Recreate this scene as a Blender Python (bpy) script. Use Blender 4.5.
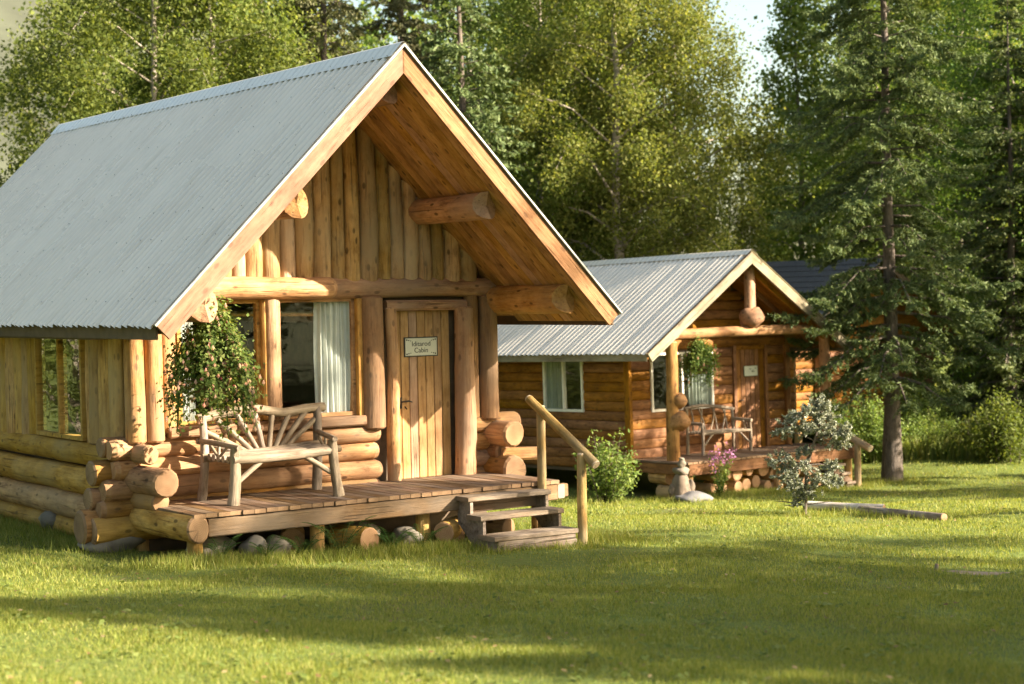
import bpy, math, random
import numpy as np
from mathutils import Matrix, Vector
from math import radians, sin, cos, pi

sc = bpy.context.scene
for o in list(bpy.data.objects): bpy.data.objects.remove(o)
COL = sc.collection

ORD = 'first second third fourth fifth sixth seventh eighth ninth tenth eleventh twelfth thirteenth fourteenth fifteenth sixteenth seventeenth eighteenth nineteenth twentieth'.split()
ORD += ['twenty-'+o for o in ORD[:9]]+['thirtieth']
# ------------------------------------------------------------------ camera
CZ = 2.8
F_PX, PITCH, ROLL = 1750.4, 0.0268, -0.0190
def cam_axes():
    cp, sp = cos(PITCH), sin(PITCH)
    f = Vector((0, cp, -sp)); r = Vector((1, 0, 0)); u = r.cross(f)
    return cos(ROLL)*r + sin(ROLL)*u, -sin(ROLL)*r + cos(ROLL)*u, f
_r, _u, _f = cam_axes()
cd = bpy.data.cameras.new('camera'); cam = bpy.data.objects.new('camera', cd); COL.objects.link(cam)
M = Matrix.Identity(4)
for i in range(3):
    M[i][0], M[i][1], M[i][2] = _r[i], _u[i], -_f[i]
M[2][3] = CZ
cam.matrix_world = M
cd.sensor_width = 36; cd.lens = F_PX/1024*36
cd.clip_start = .1; cd.clip_end = 3000
cd.dof.use_dof = True; cd.dof.focus_distance = 20.6; cd.dof.aperture_fstop = 1.7
sc.camera = cam

# ------------------------------------------------------------------ light
S = Vector((2.366, -.516, 1.20)).normalized()
ELEV = math.asin(S.z); AZ = math.atan2(S.x, S.y)      # clockwise from +Y
sd = bpy.data.lights.new('sun', 'SUN'); sun = bpy.data.objects.new('sun', sd); COL.objects.link(sun)
sd.energy = 5.0; sd.angle = radians(.55); sd.color = (1, .86, .67)
sun.rotation_mode = 'QUATERNION'; sun.rotation_quaternion = S.to_track_quat('Z', 'Y')
sun.location = (30, -10, 30)
w = bpy.data.worlds.new('World'); sc.world = w; w.use_nodes = True
nt = w.node_tree; bg = nt.nodes['Background']
sky = nt.nodes.new('ShaderNodeTexSky'); sky.sky_type = 'NISHITA'; sky.sun_disc = False
sky.sun_elevation = ELEV; sky.sun_rotation = AZ; sky.air_density = 1.0; sky.dust_density = 2.5; sky.ozone_density = 1.0
tint = nt.nodes.new('ShaderNodeMix'); tint.data_type = 'RGBA'; tint.blend_type = 'MULTIPLY'; tint.inputs[0].default_value = 1
nt.links.new(sky.outputs[0], tint.inputs[6]); tint.inputs[7].default_value = (1, .93, .77, 1)      # warm white balance
nt.links.new(tint.outputs[2], bg.inputs[0]); bg.inputs[1].default_value = .083
sc.view_settings.view_transform = 'Standard'; sc.view_settings.look = 'None'
sc.view_settings.exposure = 2.3; sc.view_settings.gamma = 1
sc.cycles.max_bounces = 8; sc.cycles.transparent_max_bounces = 12
sc.cycles.diffuse_bounces = 4; sc.cycles.glossy_bounces = 4

# ------------------------------------------------------------------ helpers: objects
def tag(o, label=None, cat=None, group=None, kind=None):
    if label: o['label'] = label
    if cat: o['category'] = cat
    if group: o['group'] = group
    if kind: o['kind'] = kind
    return o
def link(name, data, parent=None, mat=None, loc=None):
    o = bpy.data.objects.new(name, data); COL.objects.link(o)
    if parent is not None: o.parent = parent
    if mat is not None: o.matrix_local = mat if parent is not None else mat
    if loc is not None: o.location = loc
    return o
def thing(name, label, cat, loc=(0, 0, 0), rz=0, group=None, mat=None):
    o = bpy.data.objects.new(name, None); COL.objects.link(o)
    if mat is not None: o.matrix_world = mat
    else: o.location = loc; o.rotation_euler = (0, 0, rz)
    o.empty_display_size = .2
    return tag(o, label, cat, group)
def children(o): return [c for c in bpy.data.objects if c.parent == o]

class MB:
    def __init__(s): s.v = []; s.f = []; s.m = []; s.sm = []; s.n = 0
    def add(s, v, f, mi=0, smooth=False):
        for q in f: s.f.append([k+s.n for k in q])
        s.v.extend([tuple(p) for p in v]); s.n += len(v)
        s.m += [mi]*len(f); s.sm += [smooth]*len(f); return s
    def box(s, a, b, mi=0):
        x0, y0, z0 = a; x1, y1, z1 = b
        v = [(x0,y0,z0),(x1,y0,z0),(x1,y1,z0),(x0,y1,z0),(x0,y0,z1),(x1,y0,z1),(x1,y1,z1),(x0,y1,z1)]
        return s.add(v, [(0,3,2,1),(4,5,6,7),(0,1,5,4),(1,2,6,5),(2,3,7,6),(3,0,4,7)], mi)
    def tube(s, pts, rads, ns=6, mi=0, cap=True, jit=0, rng=None):
        pts = [Vector(p) for p in pts]; n = len(pts); v = []
        ref = Vector((0, 0, 1))
        for i in range(n):
            d = (pts[min(i+1, n-1)]-pts[max(i-1, 0)]).normalized()
            a = d.cross(ref if abs(d.z) < .9 else Vector((1, 0, 0))).normalized(); b = d.cross(a)
            for k in range(ns):
                t = 2*pi*k/ns; r = rads[i]*(1+(rng.uniform(-jit, jit) if jit else 0))
                v.append(pts[i]+a*(cos(t)*r)+b*(sin(t)*r))
        f = [(i*ns+k, i*ns+(k+1) % ns, (i+1)*ns+(k+1) % ns, (i+1)*ns+k) for i in range(n-1) for k in range(ns)]
        s.add(v, f, mi, True)
        if cap:
            s.add(v[:ns], [tuple(range(ns))[::-1]], mi); s.add(v[-ns:], [tuple(range(ns))], mi)
        return s
    def mesh(s, name, mats):
        me = bpy.data.meshes.new(name); me.from_pydata(s.v, [], s.f)
        for m in (mats if isinstance(mats, (list, tuple)) else [mats]): me.materials.append(m)
        me.polygons.foreach_set('material_index', s.m); me.polygons.foreach_set('use_smooth', s.sm)
        me.update(); return me
    def build(s, name, mats, parent=None, **k): return link(name, s.mesh(name, mats), parent, **k)

def np_mesh(name, V, nper, mat, smooth=False):
    """V: (N*nper,3) array, each nper verts one polygon"""
    N = len(V)//nper
    me = bpy.data.meshes.new(name)
    me.vertices.add(len(V)); me.vertices.foreach_set('co', np.ascontiguousarray(V, dtype=np.float32).ravel())
    me.loops.add(len(V)); me.loops.foreach_set('vertex_index', np.arange(len(V), dtype=np.int32))
    me.polygons.add(N); me.polygons.foreach_set('loop_start', np.arange(0, N*nper, nper, dtype=np.int32))
    me.materials.append(mat); me.update(calc_edges=True); return me

def frame_mat(p0, p1, side):
    """local X along p0->p1, local Y nearest to side"""
    p0, p1 = Vector(p0), Vector(p1); x = (p1-p0).normalized(); s_ = Vector(side)
    y = (s_-x*s_.dot(x)).normalized(); z = x.cross(y)
    m = Matrix.Identity(4)
    for i in range(3): m[i][0], m[i][1], m[i][2], m[i][3] = x[i], y[i], z[i], p0[i]
    return m, (p1-p0).length

RNG = random.Random(7)
def log_mesh(name, L, r0, r1, mats, fy=1, fz=1, seed=0, ns=14, nr=None, wob=.06, bend=.0, dome=.02, sh0=0, sh1=0, endmod=None):
    rg = random.Random(seed); nr = nr or max(5, min(26, int(L/.17)+2))
    ph = [rg.uniform(0, 6.28) for _ in range(6)]
    v = []
    for i in range(nr+1):
        t = i/nr; r = r0+(r1-r0)*t
        cy = bend*sin(pi*t+ph[0]*.1)*.6; cz = bend*sin(1.7*pi*t+ph[1])*.5
        for k in range(ns):
            a = 2*pi*k/ns
            rr = r*(1+wob*(.5*sin(2*a+ph[2]+3*t)+.4*sin(3*a+ph[3]-5*t*L/3)+.6*sin(t*L*4+ph[4]+a)+.45*sin(t*L*9+ph[5]+2*a)*sin(t*L*5+ph[0])))+rg.uniform(-1, 1)*wob*.10*r
            y, z = cos(a)*rr*fy, sin(a)*rr*fz
            x = t*L
            if i == 0: x += sh0*y
            if i == nr: x += sh1*y
            v.append([x, y+cy, z+cz])
    f = [(i*ns+k, i*ns+(k+1) % ns, (i+1)*ns+(k+1) % ns, (i+1)*ns+k) for i in range(nr) for k in range(ns)]
    if endmod:
        for p in v: endmod(p, L)
    mb = MB(); mb.add(v, f, 0, True)
    for ring, sg in ((v[:ns], -1), (v[-ns:], 1)):
        c = [sum(p[j] for p in ring)/ns for j in range(3)]
        # bevelled end: slightly smaller inner ring standing proud
        inner = [[c[j]+(p[j]-c[j])*.86 for j in range(3)] for p in ring]
        for p in inner: p[0] += sg*dome
        cc = list(c); cc[0] += sg*(dome*1.15)
        vv = ring+inner+[cc]; ff = []
        for k in range(ns):
            k2 = (k+1) % ns
            q = (k, k2, ns+k2, ns+k) if sg > 0 else (k2, k, ns+k, ns+k2)
            ff.append(q)
            ff.append((ns+k, ns+k2, 2*ns) if sg > 0 else (ns+k2, ns+k, 2*ns))
        mb.add(vv, ff, 1)
    return mb.mesh(name, mats)
def log(parent, name, p0, p1, r0, r1=None, mats=None, side=(0, 0, 1), **k):
    m, L = frame_mat(p0, p1, side)
    me = log_mesh(name, L, r0, r1 if r1 else r0, mats, seed=RNG.randrange(10**6), **k)
    return link(name, me, parent, m)
_bc = {}
def beam_mesh(name, L, w, h, ch, mats):
    key = (round(L, 3), round(w, 3), round(h, 3), ch, tuple(m.name for m in mats))
    if key in _bc: return _bc[key]
    y, z, c = w/2, h/2, ch
    ring = [(-y+c, -z), (y-c, -z), (y, -z+c), (y, z-c), (y-c, z), (-y+c, z), (-y, z-c), (-y, -z+c)]
    v = [(0, a, b) for a, b in ring]+[(L, a, b) for a, b in ring]
    mb = MB(); mb.add(v, [(k, (k+1) % 8, 8+(k+1) % 8, 8+k) for k in range(8)], 0)
    mb.add(v[:8], [tuple(range(8))[::-1]], min(1, len(mats)-1)); mb.add(v[8:], [tuple(range(8))], min(1, len(mats)-1))
    _bc[key] = mb.mesh(name, mats); return _bc[key]
def beam(parent, name, p0, p1, w, h, mats, side=(0, 0, 1), ch=.006, jit=0):
    """w is the width along 'side', h across"""
    m, L = frame_mat(p0, p1, side)
    if jit:
        m = m @ Matrix.Translation((0, RNG.uniform(-jit, jit), RNG.uniform(-jit, jit)*.6)) @ Matrix.Rotation(RNG.uniform(-jit, jit)*.6, 4, 'X')
    mats = mats if isinstance(mats, (list, tuple)) else [mats]
    return link(name, beam_mesh(name, L, w, h, ch, mats), parent, m)

# ------------------------------------------------------------------ helpers: materials
def newmat(name):
    m = bpy.data.materials.new(name); m.use_nodes = True; t = m.node_tree
    return m, t, t.nodes['Principled BSDF'], t.nodes['Material Output']
def N(t, kind, **k):
    n = t.nodes.new('ShaderNode'+kind)
    for a, b in k.items(): setattr(n, a, b)
    return n
def ramp(t, stops):
    r = N(t, 'ValToRGB'); e = r.color_ramp.elements
    while len(e) < len(stops): e.new(.5)
    for x, (p, c) in zip(e, stops): x.position = p; x.color = (*c, 1)
    return r
def mixc(t, fac, a, b, mode='MIX'):
    m = N(t, 'Mix', data_type='RGBA', blend_type=mode)
    for s_, q in ((m.inputs[0], fac), (m.inputs[6], a), (m.inputs[7], b)):
        if hasattr(q, 'is_output'): t.links.new(q, s_)
        elif isinstance(q, (int, float)): s_.default_value = q
        else: s_.default_value = (*q, 1)
    return m.outputs[2]
def math_(t, op, a, b=0.):
    m = N(t, 'Math', operation=op)
    for s_, q in ((m.inputs[0], a), (m.inputs[1], b)):
        if hasattr(q, 'is_output'): t.links.new(q, s_)
        else: s_.default_value = q
    return m.outputs[0]
def wood(name, dark, mid, light, rough=.72, knots=.85, grey=None, var=.26, stretch=12, spec=.25, crack=.6, mottle=.7):
    m, t, b, out = newmat(name); L = t.links.new
    tc = N(t, 'TexCoord'); oi = N(t, 'ObjectInfo')
    off = N(t, 'VectorMath', operation='SCALE'); off.inputs[0].default_value = (37, 19, 53); L(oi.outputs['Random'], off.inputs['Scale'])
    ad = N(t, 'VectorMath', operation='ADD'); L(tc.outputs['Object'], ad.inputs[0]); L(off.outputs[0], ad.inputs[1])
    mp = N(t, 'Mapping'); mp.inputs['Scale'].default_value = (1.1, stretch, stretch); L(ad.outputs[0], mp.inputs[0])
    n1 = N(t, 'TexNoise'); n1.inputs['Scale'].default_value = 1.6; n1.inputs['Detail'].default_value = 7; n1.inputs['Roughness'].default_value = .65; n1.inputs['Distortion'].default_value = .4
    L(mp.outputs[0], n1.inputs['Vector'])
    r = ramp(t, [(.25, dark), (.5, mid), (.78, light)]); L(n1.outputs['Fac'], r.inputs[0]); c = r.outputs[0]
    n2 = N(t, 'TexNoise'); n2.inputs['Scale'].default_value = 2.3; n2.inputs['Detail'].default_value = 3; L(ad.outputs[0], n2.inputs['Vector'])
    rb = ramp(t, [(.35, (.52, .44, .34)), (.6, (1, 1, 1))]); L(n2.outputs['Fac'], rb.inputs[0])
    c = mixc(t, .6, c, rb.outputs[0], 'MULTIPLY')
    mpm = N(t, 'Mapping'); mpm.inputs['Scale'].default_value = (1., 2.6, 2.6); L(ad.outputs[0], mpm.inputs[0])
    n5 = N(t, 'TexNoise'); n5.inputs['Scale'].default_value = 5.5; n5.inputs['Detail'].default_value = 5; n5.inputs['Roughness'].default_value = .7; L(mpm.outputs[0], n5.inputs['Vector'])
    rm = ramp(t, [(.32, (.36, .29, .22)), (.47, (.86, .83, .78)), (.66, (1.15, 1.12, 1.05))]); L(n5.outputs['Fac'], rm.inputs[0])
    c = mixc(t, mottle, c, rm.outputs[0], 'MULTIPLY')
    # long drying cracks
    mp2 = N(t, 'Mapping'); mp2.inputs['Scale'].default_value = (.5, 16, 16); L(ad.outputs[0], mp2.inputs[0])
    n3 = N(t, 'TexNoise'); n3.inputs['Scale'].default_value = 2.0; n3.inputs['Detail'].default_value = 2; L(mp2.outputs[0], n3.inputs['Vector'])
    rc = ramp(t, [(.30, (1, 1, 1)), (.36, (0, 0, 0))]); L(n3.outputs['Fac'], rc.inputs[0])
    fc = math_(t, 'MULTIPLY', rc.outputs[0], crack); c = mixc(t, fc, c, tuple(x*.22 for x in dark))
    if knots:
        mk = N(t, 'Mapping'); mk.inputs['Scale'].default_value = (4.2, 8.5, 8.5); L(ad.outputs[0], mk.inputs[0])
        vo = N(t, 'TexVoronoi'); vo.inputs['Scale'].default_value = 1.0; L(mk.outputs[0], vo.inputs['Vector'])
        rk = ramp(t, [(.13, (1, 1, 1)), (.22, (0, 0, 0))]); L(vo.outputs['Distance'], rk.inputs[0])
        fk = math_(t, 'MULTIPLY', rk.outputs[0], knots); c = mixc(t, fk, c, tuple(x*.3 for x in dark))
    if grey:
        n4 = N(t, 'TexNoise'); n4.inputs['Scale'].default_value = 1.1; n4.inputs['Detail'].default_value = 5; L(ad.outputs[0], n4.inputs['Vector'])
        rg = ramp(t, [(.42, (0, 0, 0)), (.65, (1, 1, 1))]); L(n4.outputs['Fac'], rg.inputs[0])
        c = mixc(t, math_(t, 'MULTIPLY', rg.outputs[0], .8), c, grey)
    hs = N(t, 'HueSaturation'); L(c, hs.inputs['Color'])
    L(math_(t, 'ADD', math_(t, 'MULTIPLY', oi.outputs['Random'], 2*var), 1-var), hs.inputs['Value'])
    wn = N(t, 'TexWhiteNoise', noise_dimensions='1D'); L(oi.outputs['Random'], wn.inputs['W'])
    L(math_(t, 'ADD', math_(t, 'MULTIPLY', wn.outputs['Value'], .016), .492), hs.inputs['Hue'])
    L(math_(t, 'ADD', math_(t, 'MULTIPLY', wn.outputs['Value'], .3), .85), hs.inputs['Saturation'])
    L(hs.outputs[0], b.inputs['Base Color'])
    b.inputs['Roughness'].default_value = rough; b.inputs['Specular IOR Level'].default_value = spec
    bp = N(t, 'Bump'); bp.inputs['Strength'].default_value = .7; bp.inputs['Distance'].default_value = .018
    L(math_(t, 'SUBTRACT', n1.outputs['Fac'], math_(t, 'MULTIPLY', rc.outputs[0], .6)), bp.inputs['Height']); L(bp.outputs[0], b.inputs['Normal'])
    return m
def endgrain(name, dark, light):
    m, t, b, out = newmat(name); L = t.links.new
    tc = N(t, 'TexCoord'); sx = N(t, 'SeparateXYZ'); L(tc.outputs['Object'], sx.inputs[0])
    cb = N(t, 'CombineXYZ'); L(sx.outputs[1], cb.inputs[1]); L(sx.outputs[2], cb.inputs[2])
    wv = N(t, 'TexWave', wave_type='RINGS', rings_direction='X'); wv.inputs['Scale'].default_value = 16; wv.inputs['Distortion'].default_value = 4; wv.inputs['Detail'].default_value = 3
    L(cb.outputs[0], wv.inputs[0])
    no = N(t, 'TexNoise'); no.inputs['Scale'].default_value = 7; no.inputs['Detail'].default_value = 5; L(tc.outputs['Object'], no.inputs['Vector'])
    r = ramp(t, [(.2, dark), (.8, light)]); L(math_(t, 'ADD', math_(t, 'MULTIPLY', wv.outputs['Fac'], .14), math_(t, 'MULTIPLY', no.outputs['Fac'], .86)), r.inputs[0])
    at_ = N(t, 'Math', operation='ARCTAN2'); L(sx.outputs[1], at_.inputs[0]); L(sx.outputs[2], at_.inputs[1])
    oi = N(t, 'ObjectInfo'); cv = N(t, 'CombineXYZ'); L(math_(t, 'MULTIPLY', at_.outputs[0], 2.2), cv.inputs[0]); L(math_(t, 'MULTIPLY', oi.outputs['Random'], 40), cv.inputs[1])
    nc = N(t, 'TexNoise'); nc.inputs['Scale'].default_value = 1.6; nc.inputs['Detail'].default_value = 3; L(cv.outputs[0], nc.inputs['Vector'])
    rk = ramp(t, [(.62, (0, 0, 0)), (.66, (1, 1, 1))]); L(nc.outputs['Fac'], rk.inputs[0])
    n6 = N(t, 'TexNoise'); n6.inputs['Scale'].default_value = 14; L(tc.outputs['Object'], n6.inputs['Vector'])
    c = mixc(t, math_(t, 'MULTIPLY', rk.outputs[0], math_(t, 'MULTIPLY', n6.outputs['Fac'], 1.1)), r.outputs[0], tuple(x*.3 for x in dark))
    hs = N(t, 'HueSaturation'); L(c, hs.inputs['Color']); L(math_(t, 'ADD', math_(t, 'MULTIPLY', oi.outputs['Random'], .5), .62), hs.inputs['Value'])
    L(hs.outputs[0], b.inputs['Base Color']); b.inputs['Roughness'].default_value = .75
    return m
def leafmat(name, cols, trans=.35, rough=.65, hue=.02, spec=.15):
    m, t, b, out = newmat(name); L = t.links.new
    g = N(t, 'NewGeometry'); oi = N(t, 'ObjectInfo')
    r = ramp(t, [(i/(len(cols)-1), c) for i, c in enumerate(cols)]); L(g.outputs['Random Per Island'], r.inputs[0])
    hs = N(t, 'HueSaturation'); L(r.outputs[0], hs.inputs['Color'])
    L(math_(t, 'ADD', math_(t, 'MULTIPLY', oi.outputs['Random'], hue*2), .5-hue), hs.inputs['Hue'])
    L(math_(t, 'ADD', math_(t, 'MULTIPLY', oi.outputs['Random'], .35), .82), hs.inputs['Value'])
    L(hs.outputs[0], b.inputs['Base Color']); b.inputs['Roughness'].default_value = rough; b.inputs['Specular IOR Level'].default_value = spec
    tr = N(t, 'BsdfTranslucent'); L(mixc(t, 1, hs.outputs[0], (1.25, 1.2, .6), 'MULTIPLY'), tr.inputs['Color'])
    mx = N(t, 'MixShader'); mx.inputs[0].default_value = trans
    L(b.outputs[0], mx.inputs[1]); L(tr.outputs[0], mx.inputs[2]); L(mx.outputs[0], out.inputs[0])
    return m
def plain(name, col, rough=.6, metal=0., noise=.25, scale=8, bump=.2, spec=.5):
    m, t, b, out = newmat(name); L = t.links.new
    tc = N(t, 'TexCoord'); no = N(t, 'TexNoise'); no.inputs['Scale'].default_value = scale; no.inputs['Detail'].default_value = 6; L(tc.outputs['Object'], no.inputs['Vector'])
    r = ramp(t, [(.3, tuple(c*(1-noise) for c in col)), (.7, tuple(min(1, c*(1+noise)) for c in col))]); L(no.outputs['Fac'], r.inputs[0]); L(r.outputs[0], b.inputs['Base Color'])
    b.inputs['Roughness'].default_value = rough; b.inputs['Metallic'].default_value = metal; b.inputs['Specular IOR Level'].default_value = spec
    if bump:
        bp = N(t, 'Bump'); bp.inputs['Strength'].default_value = bump; bp.inputs['Distance'].default_value = .02; L(no.outputs['Fac'], bp.inputs['Height']); L(bp.outputs[0], b.inputs['Normal'])
    return m

LOG = wood('peeled_log', (.24, .11, .043), (.43, .235, .10), (.53, .33, .17), grey=(.28, .185, .115))
END = endgrain('log_end', (.24, .115, .05), (.46, .28, .145))
SLAB = wood('gable_slab', (.29, .16, .066), (.50, .315, .15), (.60, .42, .235), knots=.95, grey=(.42, .31, .19))
SIDE = wood('weathered_log', (.29, .155, .05), (.51, .31, .11), (.62, .42, .18), grey=(.36, .25, .125))
SIDEEND = endgrain('weathered_end', (.19, .105, .05), (.38, .24, .13))
PLANK = wood('smooth_plank', (.33, .175, .07), (.48, .28, .12), (.56, .36, .18), knots=.8, var=.16, crack=.12)
DOORW = wood('door_plank', (.36, .205, .105), (.47, .295, .16), (.54, .36, .215), knots=.5, var=.1, crack=.1, mottle=.35)
BARGE = wood('barge_plank', (.19, .088, .042), (.27, .142, .074), (.33, .195, .112), knots=.5, var=.05, crack=.15, mottle=.35)
DECK = wood('deck_plank', (.11, .065, .037), (.20, .125, .075), (.27, .185, .12), knots=.3, grey=(.17, .135, .105), var=.28)
STEP = wood('weathered_step', (.17, .13, .10), (.28, .23, .19), (.38, .32, .28), knots=.3, var=.15)
STEPEND = endgrain('step_end', (.2, .14, .1), (.36, .27, .2))
SIDING = wood('stained_siding', (.16, .065, .018), (.265, .12, .034), (.33, .165, .055), knots=.5, var=.10, crack=.15)
SIDEND = endgrain('siding_end', (.3, .16, .06), (.45, .28, .13))
BRANCH = wood('bare_branch', (.16, .125, .095), (.29, .24, .19), (.39, .33, .27), knots=.3, var=.12, spec=.25, rough=.65)
BRANEND = endgrain('branch_end', (.4, .3, .2), (.55, .44, .3))
BURL = wood('burl_wood', (.2, .1, .05), (.36, .2, .1), (.45, .28, .16), stretch=3, knots=.7)
POSTW = wood('turned_post', (.25, .15, .06), (.4, .27, .13), (.5, .36, .19), grey=(.28, .23, .15))
TRIM = wood('pale_trim', (.32, .26, .15), (.42, .36, .23), (.5, .44, .3), knots=.2, var=.05, mottle=.35)
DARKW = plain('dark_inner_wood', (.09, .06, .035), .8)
BIRCHB = None

def metal_mat(name='roof_metal', period=.15):
    m, t, b, out = newmat(name); L = t.links.new
    tc = N(t, 'TexCoord'); no = N(t, 'TexNoise'); no.inputs['Scale'].default_value = .9; no.inputs['Detail'].default_value = 6; L(tc.outputs['Object'], no.inputs['Vector'])
    n2 = N(t, 'TexNoise'); n2.inputs['Scale'].default_value = 26; n2.inputs['Detail'].default_value = 4; L(tc.outputs['Object'], n2.inputs['Vector'])
    r = ramp(t, [(.3, (.67, .62, .535)), (.7, (.75, .70, .61))]); L(math_(t, 'ADD', math_(t, 'MULTIPLY', no.outputs['Fac'], .7), math_(t, 'MULTIPLY', n2.outputs['Fac'], .3)), r.inputs[0])
    # rib shade painted dark into the valleys of the corrugation, uneven along the slope
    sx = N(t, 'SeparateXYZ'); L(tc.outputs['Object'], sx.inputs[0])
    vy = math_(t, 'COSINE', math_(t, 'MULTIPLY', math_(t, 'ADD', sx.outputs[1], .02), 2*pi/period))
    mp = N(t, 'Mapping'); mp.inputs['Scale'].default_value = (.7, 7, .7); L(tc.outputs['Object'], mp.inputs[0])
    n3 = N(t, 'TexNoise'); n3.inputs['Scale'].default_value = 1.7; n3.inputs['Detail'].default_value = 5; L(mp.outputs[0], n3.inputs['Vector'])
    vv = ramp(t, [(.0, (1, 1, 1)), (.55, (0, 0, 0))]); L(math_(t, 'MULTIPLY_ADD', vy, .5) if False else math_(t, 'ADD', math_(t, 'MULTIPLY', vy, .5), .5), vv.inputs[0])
    valley_shade = math_(t, 'MULTIPLY', vv.outputs[0], math_(t, 'ADD', math_(t, 'MULTIPLY', n3.outputs['Fac'], .75), .02))
    c = mixc(t, valley_shade, r.outputs[0], (.36, .34, .29))
    st = ramp(t, [(.55, (0, 0, 0)), (.75, (1, 1, 1))]); L(n3.outputs['Fac'], st.inputs[0])
    c = mixc(t, math_(t, 'MULTIPLY', st.outputs[0], .35), c, (.45, .40, .32)); L(c, b.inputs['Base Color'])
    b.inputs['Metallic'].default_value = .18
    rr = ramp(t, [(.3, (.24,)*3), (.7, (.32,)*3)]); L(no.outputs['Fac'], rr.inputs[0]); L(rr.outputs[0], b.inputs['Roughness'])
    return m
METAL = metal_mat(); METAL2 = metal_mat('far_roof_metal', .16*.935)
SCREW = plain('screw_grey', (.16, .16, .15), .6)
DRIP = plain('drip_edge', (.30, .31, .29), .45, .5)
FASCIA2 = wood('olive_fascia', (.18, .155, .10), (.24, .21, .145), (.28, .25, .18), knots=.1, var=.03, mottle=.35)
SHINGLE = plain('dark_shingle', (.05, .055, .065), .85, scale=20)
def glass_mat(name, f0):
    m, t, b, out = newmat(name); L = t.links.new
    t.nodes.remove(b)
    tr = N(t, 'BsdfTransparent'); tr.inputs[0].default_value = (.92, .95, .93, 1)
    gl = N(t, 'BsdfGlossy'); gl.inputs['Roughness'].default_value = .015
    # Schlick reflectance, the same from either side of the pane
    ge = N(t, 'NewGeometry'); dt_ = N(t, 'VectorMath', operation='DOT_PRODUCT'); L(ge.outputs['Incoming'], dt_.inputs[0]); L(ge.outputs['True Normal'], dt_.inputs[1])
    c_ = math_(t, 'SUBTRACT', 1., math_(t, 'ABSOLUTE', dt_.outputs['Value'])); fr = N(t, 'Math', operation='MULTIPLY_ADD'); L(math_(t, 'POWER', c_, 4.), fr.inputs[0]); fr.inputs[1].default_value = 1-f0; fr.inputs[2].default_value = f0
    no = N(t, 'TexNoise'); no.inputs['Scale'].default_value = 1.6; tc = N(t, 'TexCoord'); L(tc.outputs['Object'], no.inputs['Vector'])
    bp = N(t, 'Bump'); bp.inputs['Strength'].default_value = .04; bp.inputs['Distance'].default_value = .05; L(no.outputs['Fac'], bp.inputs['Height']); L(bp.outputs[0], gl.inputs['Normal'])
    mx = N(t, 'MixShader'); L(fr.outputs[0], mx.inputs[0]); L(tr.outputs[0], mx.inputs[1]); L(gl.outputs[0], mx.inputs[2]); L(mx.outputs[0], out.inputs[0])
    return m
GLASS = glass_mat('window_glass', .06); GLASS2 = glass_mat('double_glass', .26)
CURT2 = plain('shaded_grey_curtain', (.26, .29, .26), .9, noise=.06, bump=0)  # darker curtain copy, the far cabin's shade is put into its colour
CURT = plain('curtain_cloth', (.60, .62, .60), .9, noise=.06, bump=0)
WHITE = plain('white_frame', (.72, .70, .64), .5, noise=.08)
SCREEN = plain('insect_screen', (.05, .05, .045), .8)
SIGNW = plain('sign_board', (.62, .64, .54), .55, noise=.05, bump=0)
INK = plain('sign_ink', (.04, .045, .04), .6, bump=0)
STONE = plain('field_stone', (.17, .15, .12), .85, noise=.35, scale=5, bump=.6)
GSTONE = plain('grey_stone', (.115, .11, .112), .8, noise=.25, scale=4, bump=.5)
IRON = plain('dark_iron', (.05, .045, .04), .5, .6)
TERRA = plain('basket_moss', (.12, .075, .04), .9)
LF_BIRCH = leafmat('birch_leaf', [(.075, .115, .026), (.13, .185, .042), (.19, .235, .06), (.25, .275, .09)], .5)
LF_DARK = leafmat('shade_leaf', [(.06, .10, .02), (.11, .16, .034), (.165, .21, .052)], .45)
LF_SPRUCE = leafmat('spruce_needle', [(.05, .075, .026), (.09, .118, .042), (.145, .168, .068)], .2, .6)
LF_GREY = leafmat('grey_spruce_needle', [(.07, .08, .036), (.12, .13, .06), (.18, .175, .095)], .15, .6)
LF_BLUE = leafmat('blue_spruce_needle', [(.10, .12, .085), (.19, .21, .16), (.30, .32, .255), (.42, .43, .36)], .2, .6, hue=.005)
LF_BUSH = leafmat('bush_leaf', [(.09, .15, .03), (.15, .22, .055), (.24, .30, .095)], .4)
LF_FUCH = leafmat('fuchsia_leaf', [(.06, .12, .025), (.13, .20, .045), (.23, .28, .085)], .4)
LF_FERN = leafmat('fern_leaf', [(.04, .09, .02), (.08, .15, .03)], .35)
PETAL_W = leafmat('pale_petal', [(.6, .42, .38), (.7, .55, .5), (.62, .3, .3)], .3, hue=0)
PETAL_M = leafmat('magenta_petal', [(.35, .05, .12), (.45, .1, .2)], .3, hue=0)
PETAL_P = leafmat('purple_petal', [(.35, .12, .33), (.5, .25, .45)], .3, hue=0)
def bark(name, a, b_, c, scale, stretch):
    m, t, b, out = newmat(name); L = t.links.new
    tc = N(t, 'TexCoord'); mp = N(t, 'Mapping'); mp.inputs['Scale'].default_value = stretch; L(tc.outputs['Object'], mp.inputs[0])
    no = N(t, 'TexNoise'); no.inputs['Scale'].default_value = scale; no.inputs['Detail'].default_value = 8; no.inputs['Roughness'].default_value = .7; L(mp.outputs[0], no.inputs['Vector'])
    r = ramp(t, [(.34, a), (.46, b_), (.7, c)]); L(no.outputs['Fac'], r.inputs[0]); L(r.outputs[0], b.inputs['Base Color']); b.inputs['Roughness'].default_value = .85
    bp = N(t, 'Bump'); bp.inputs['Strength'].default_value = .8; bp.inputs['Distance'].default_value = .03; L(no.outputs['Fac'], bp.inputs['Height']); L(bp.outputs[0], b.inputs['Normal'])
    return m
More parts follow.
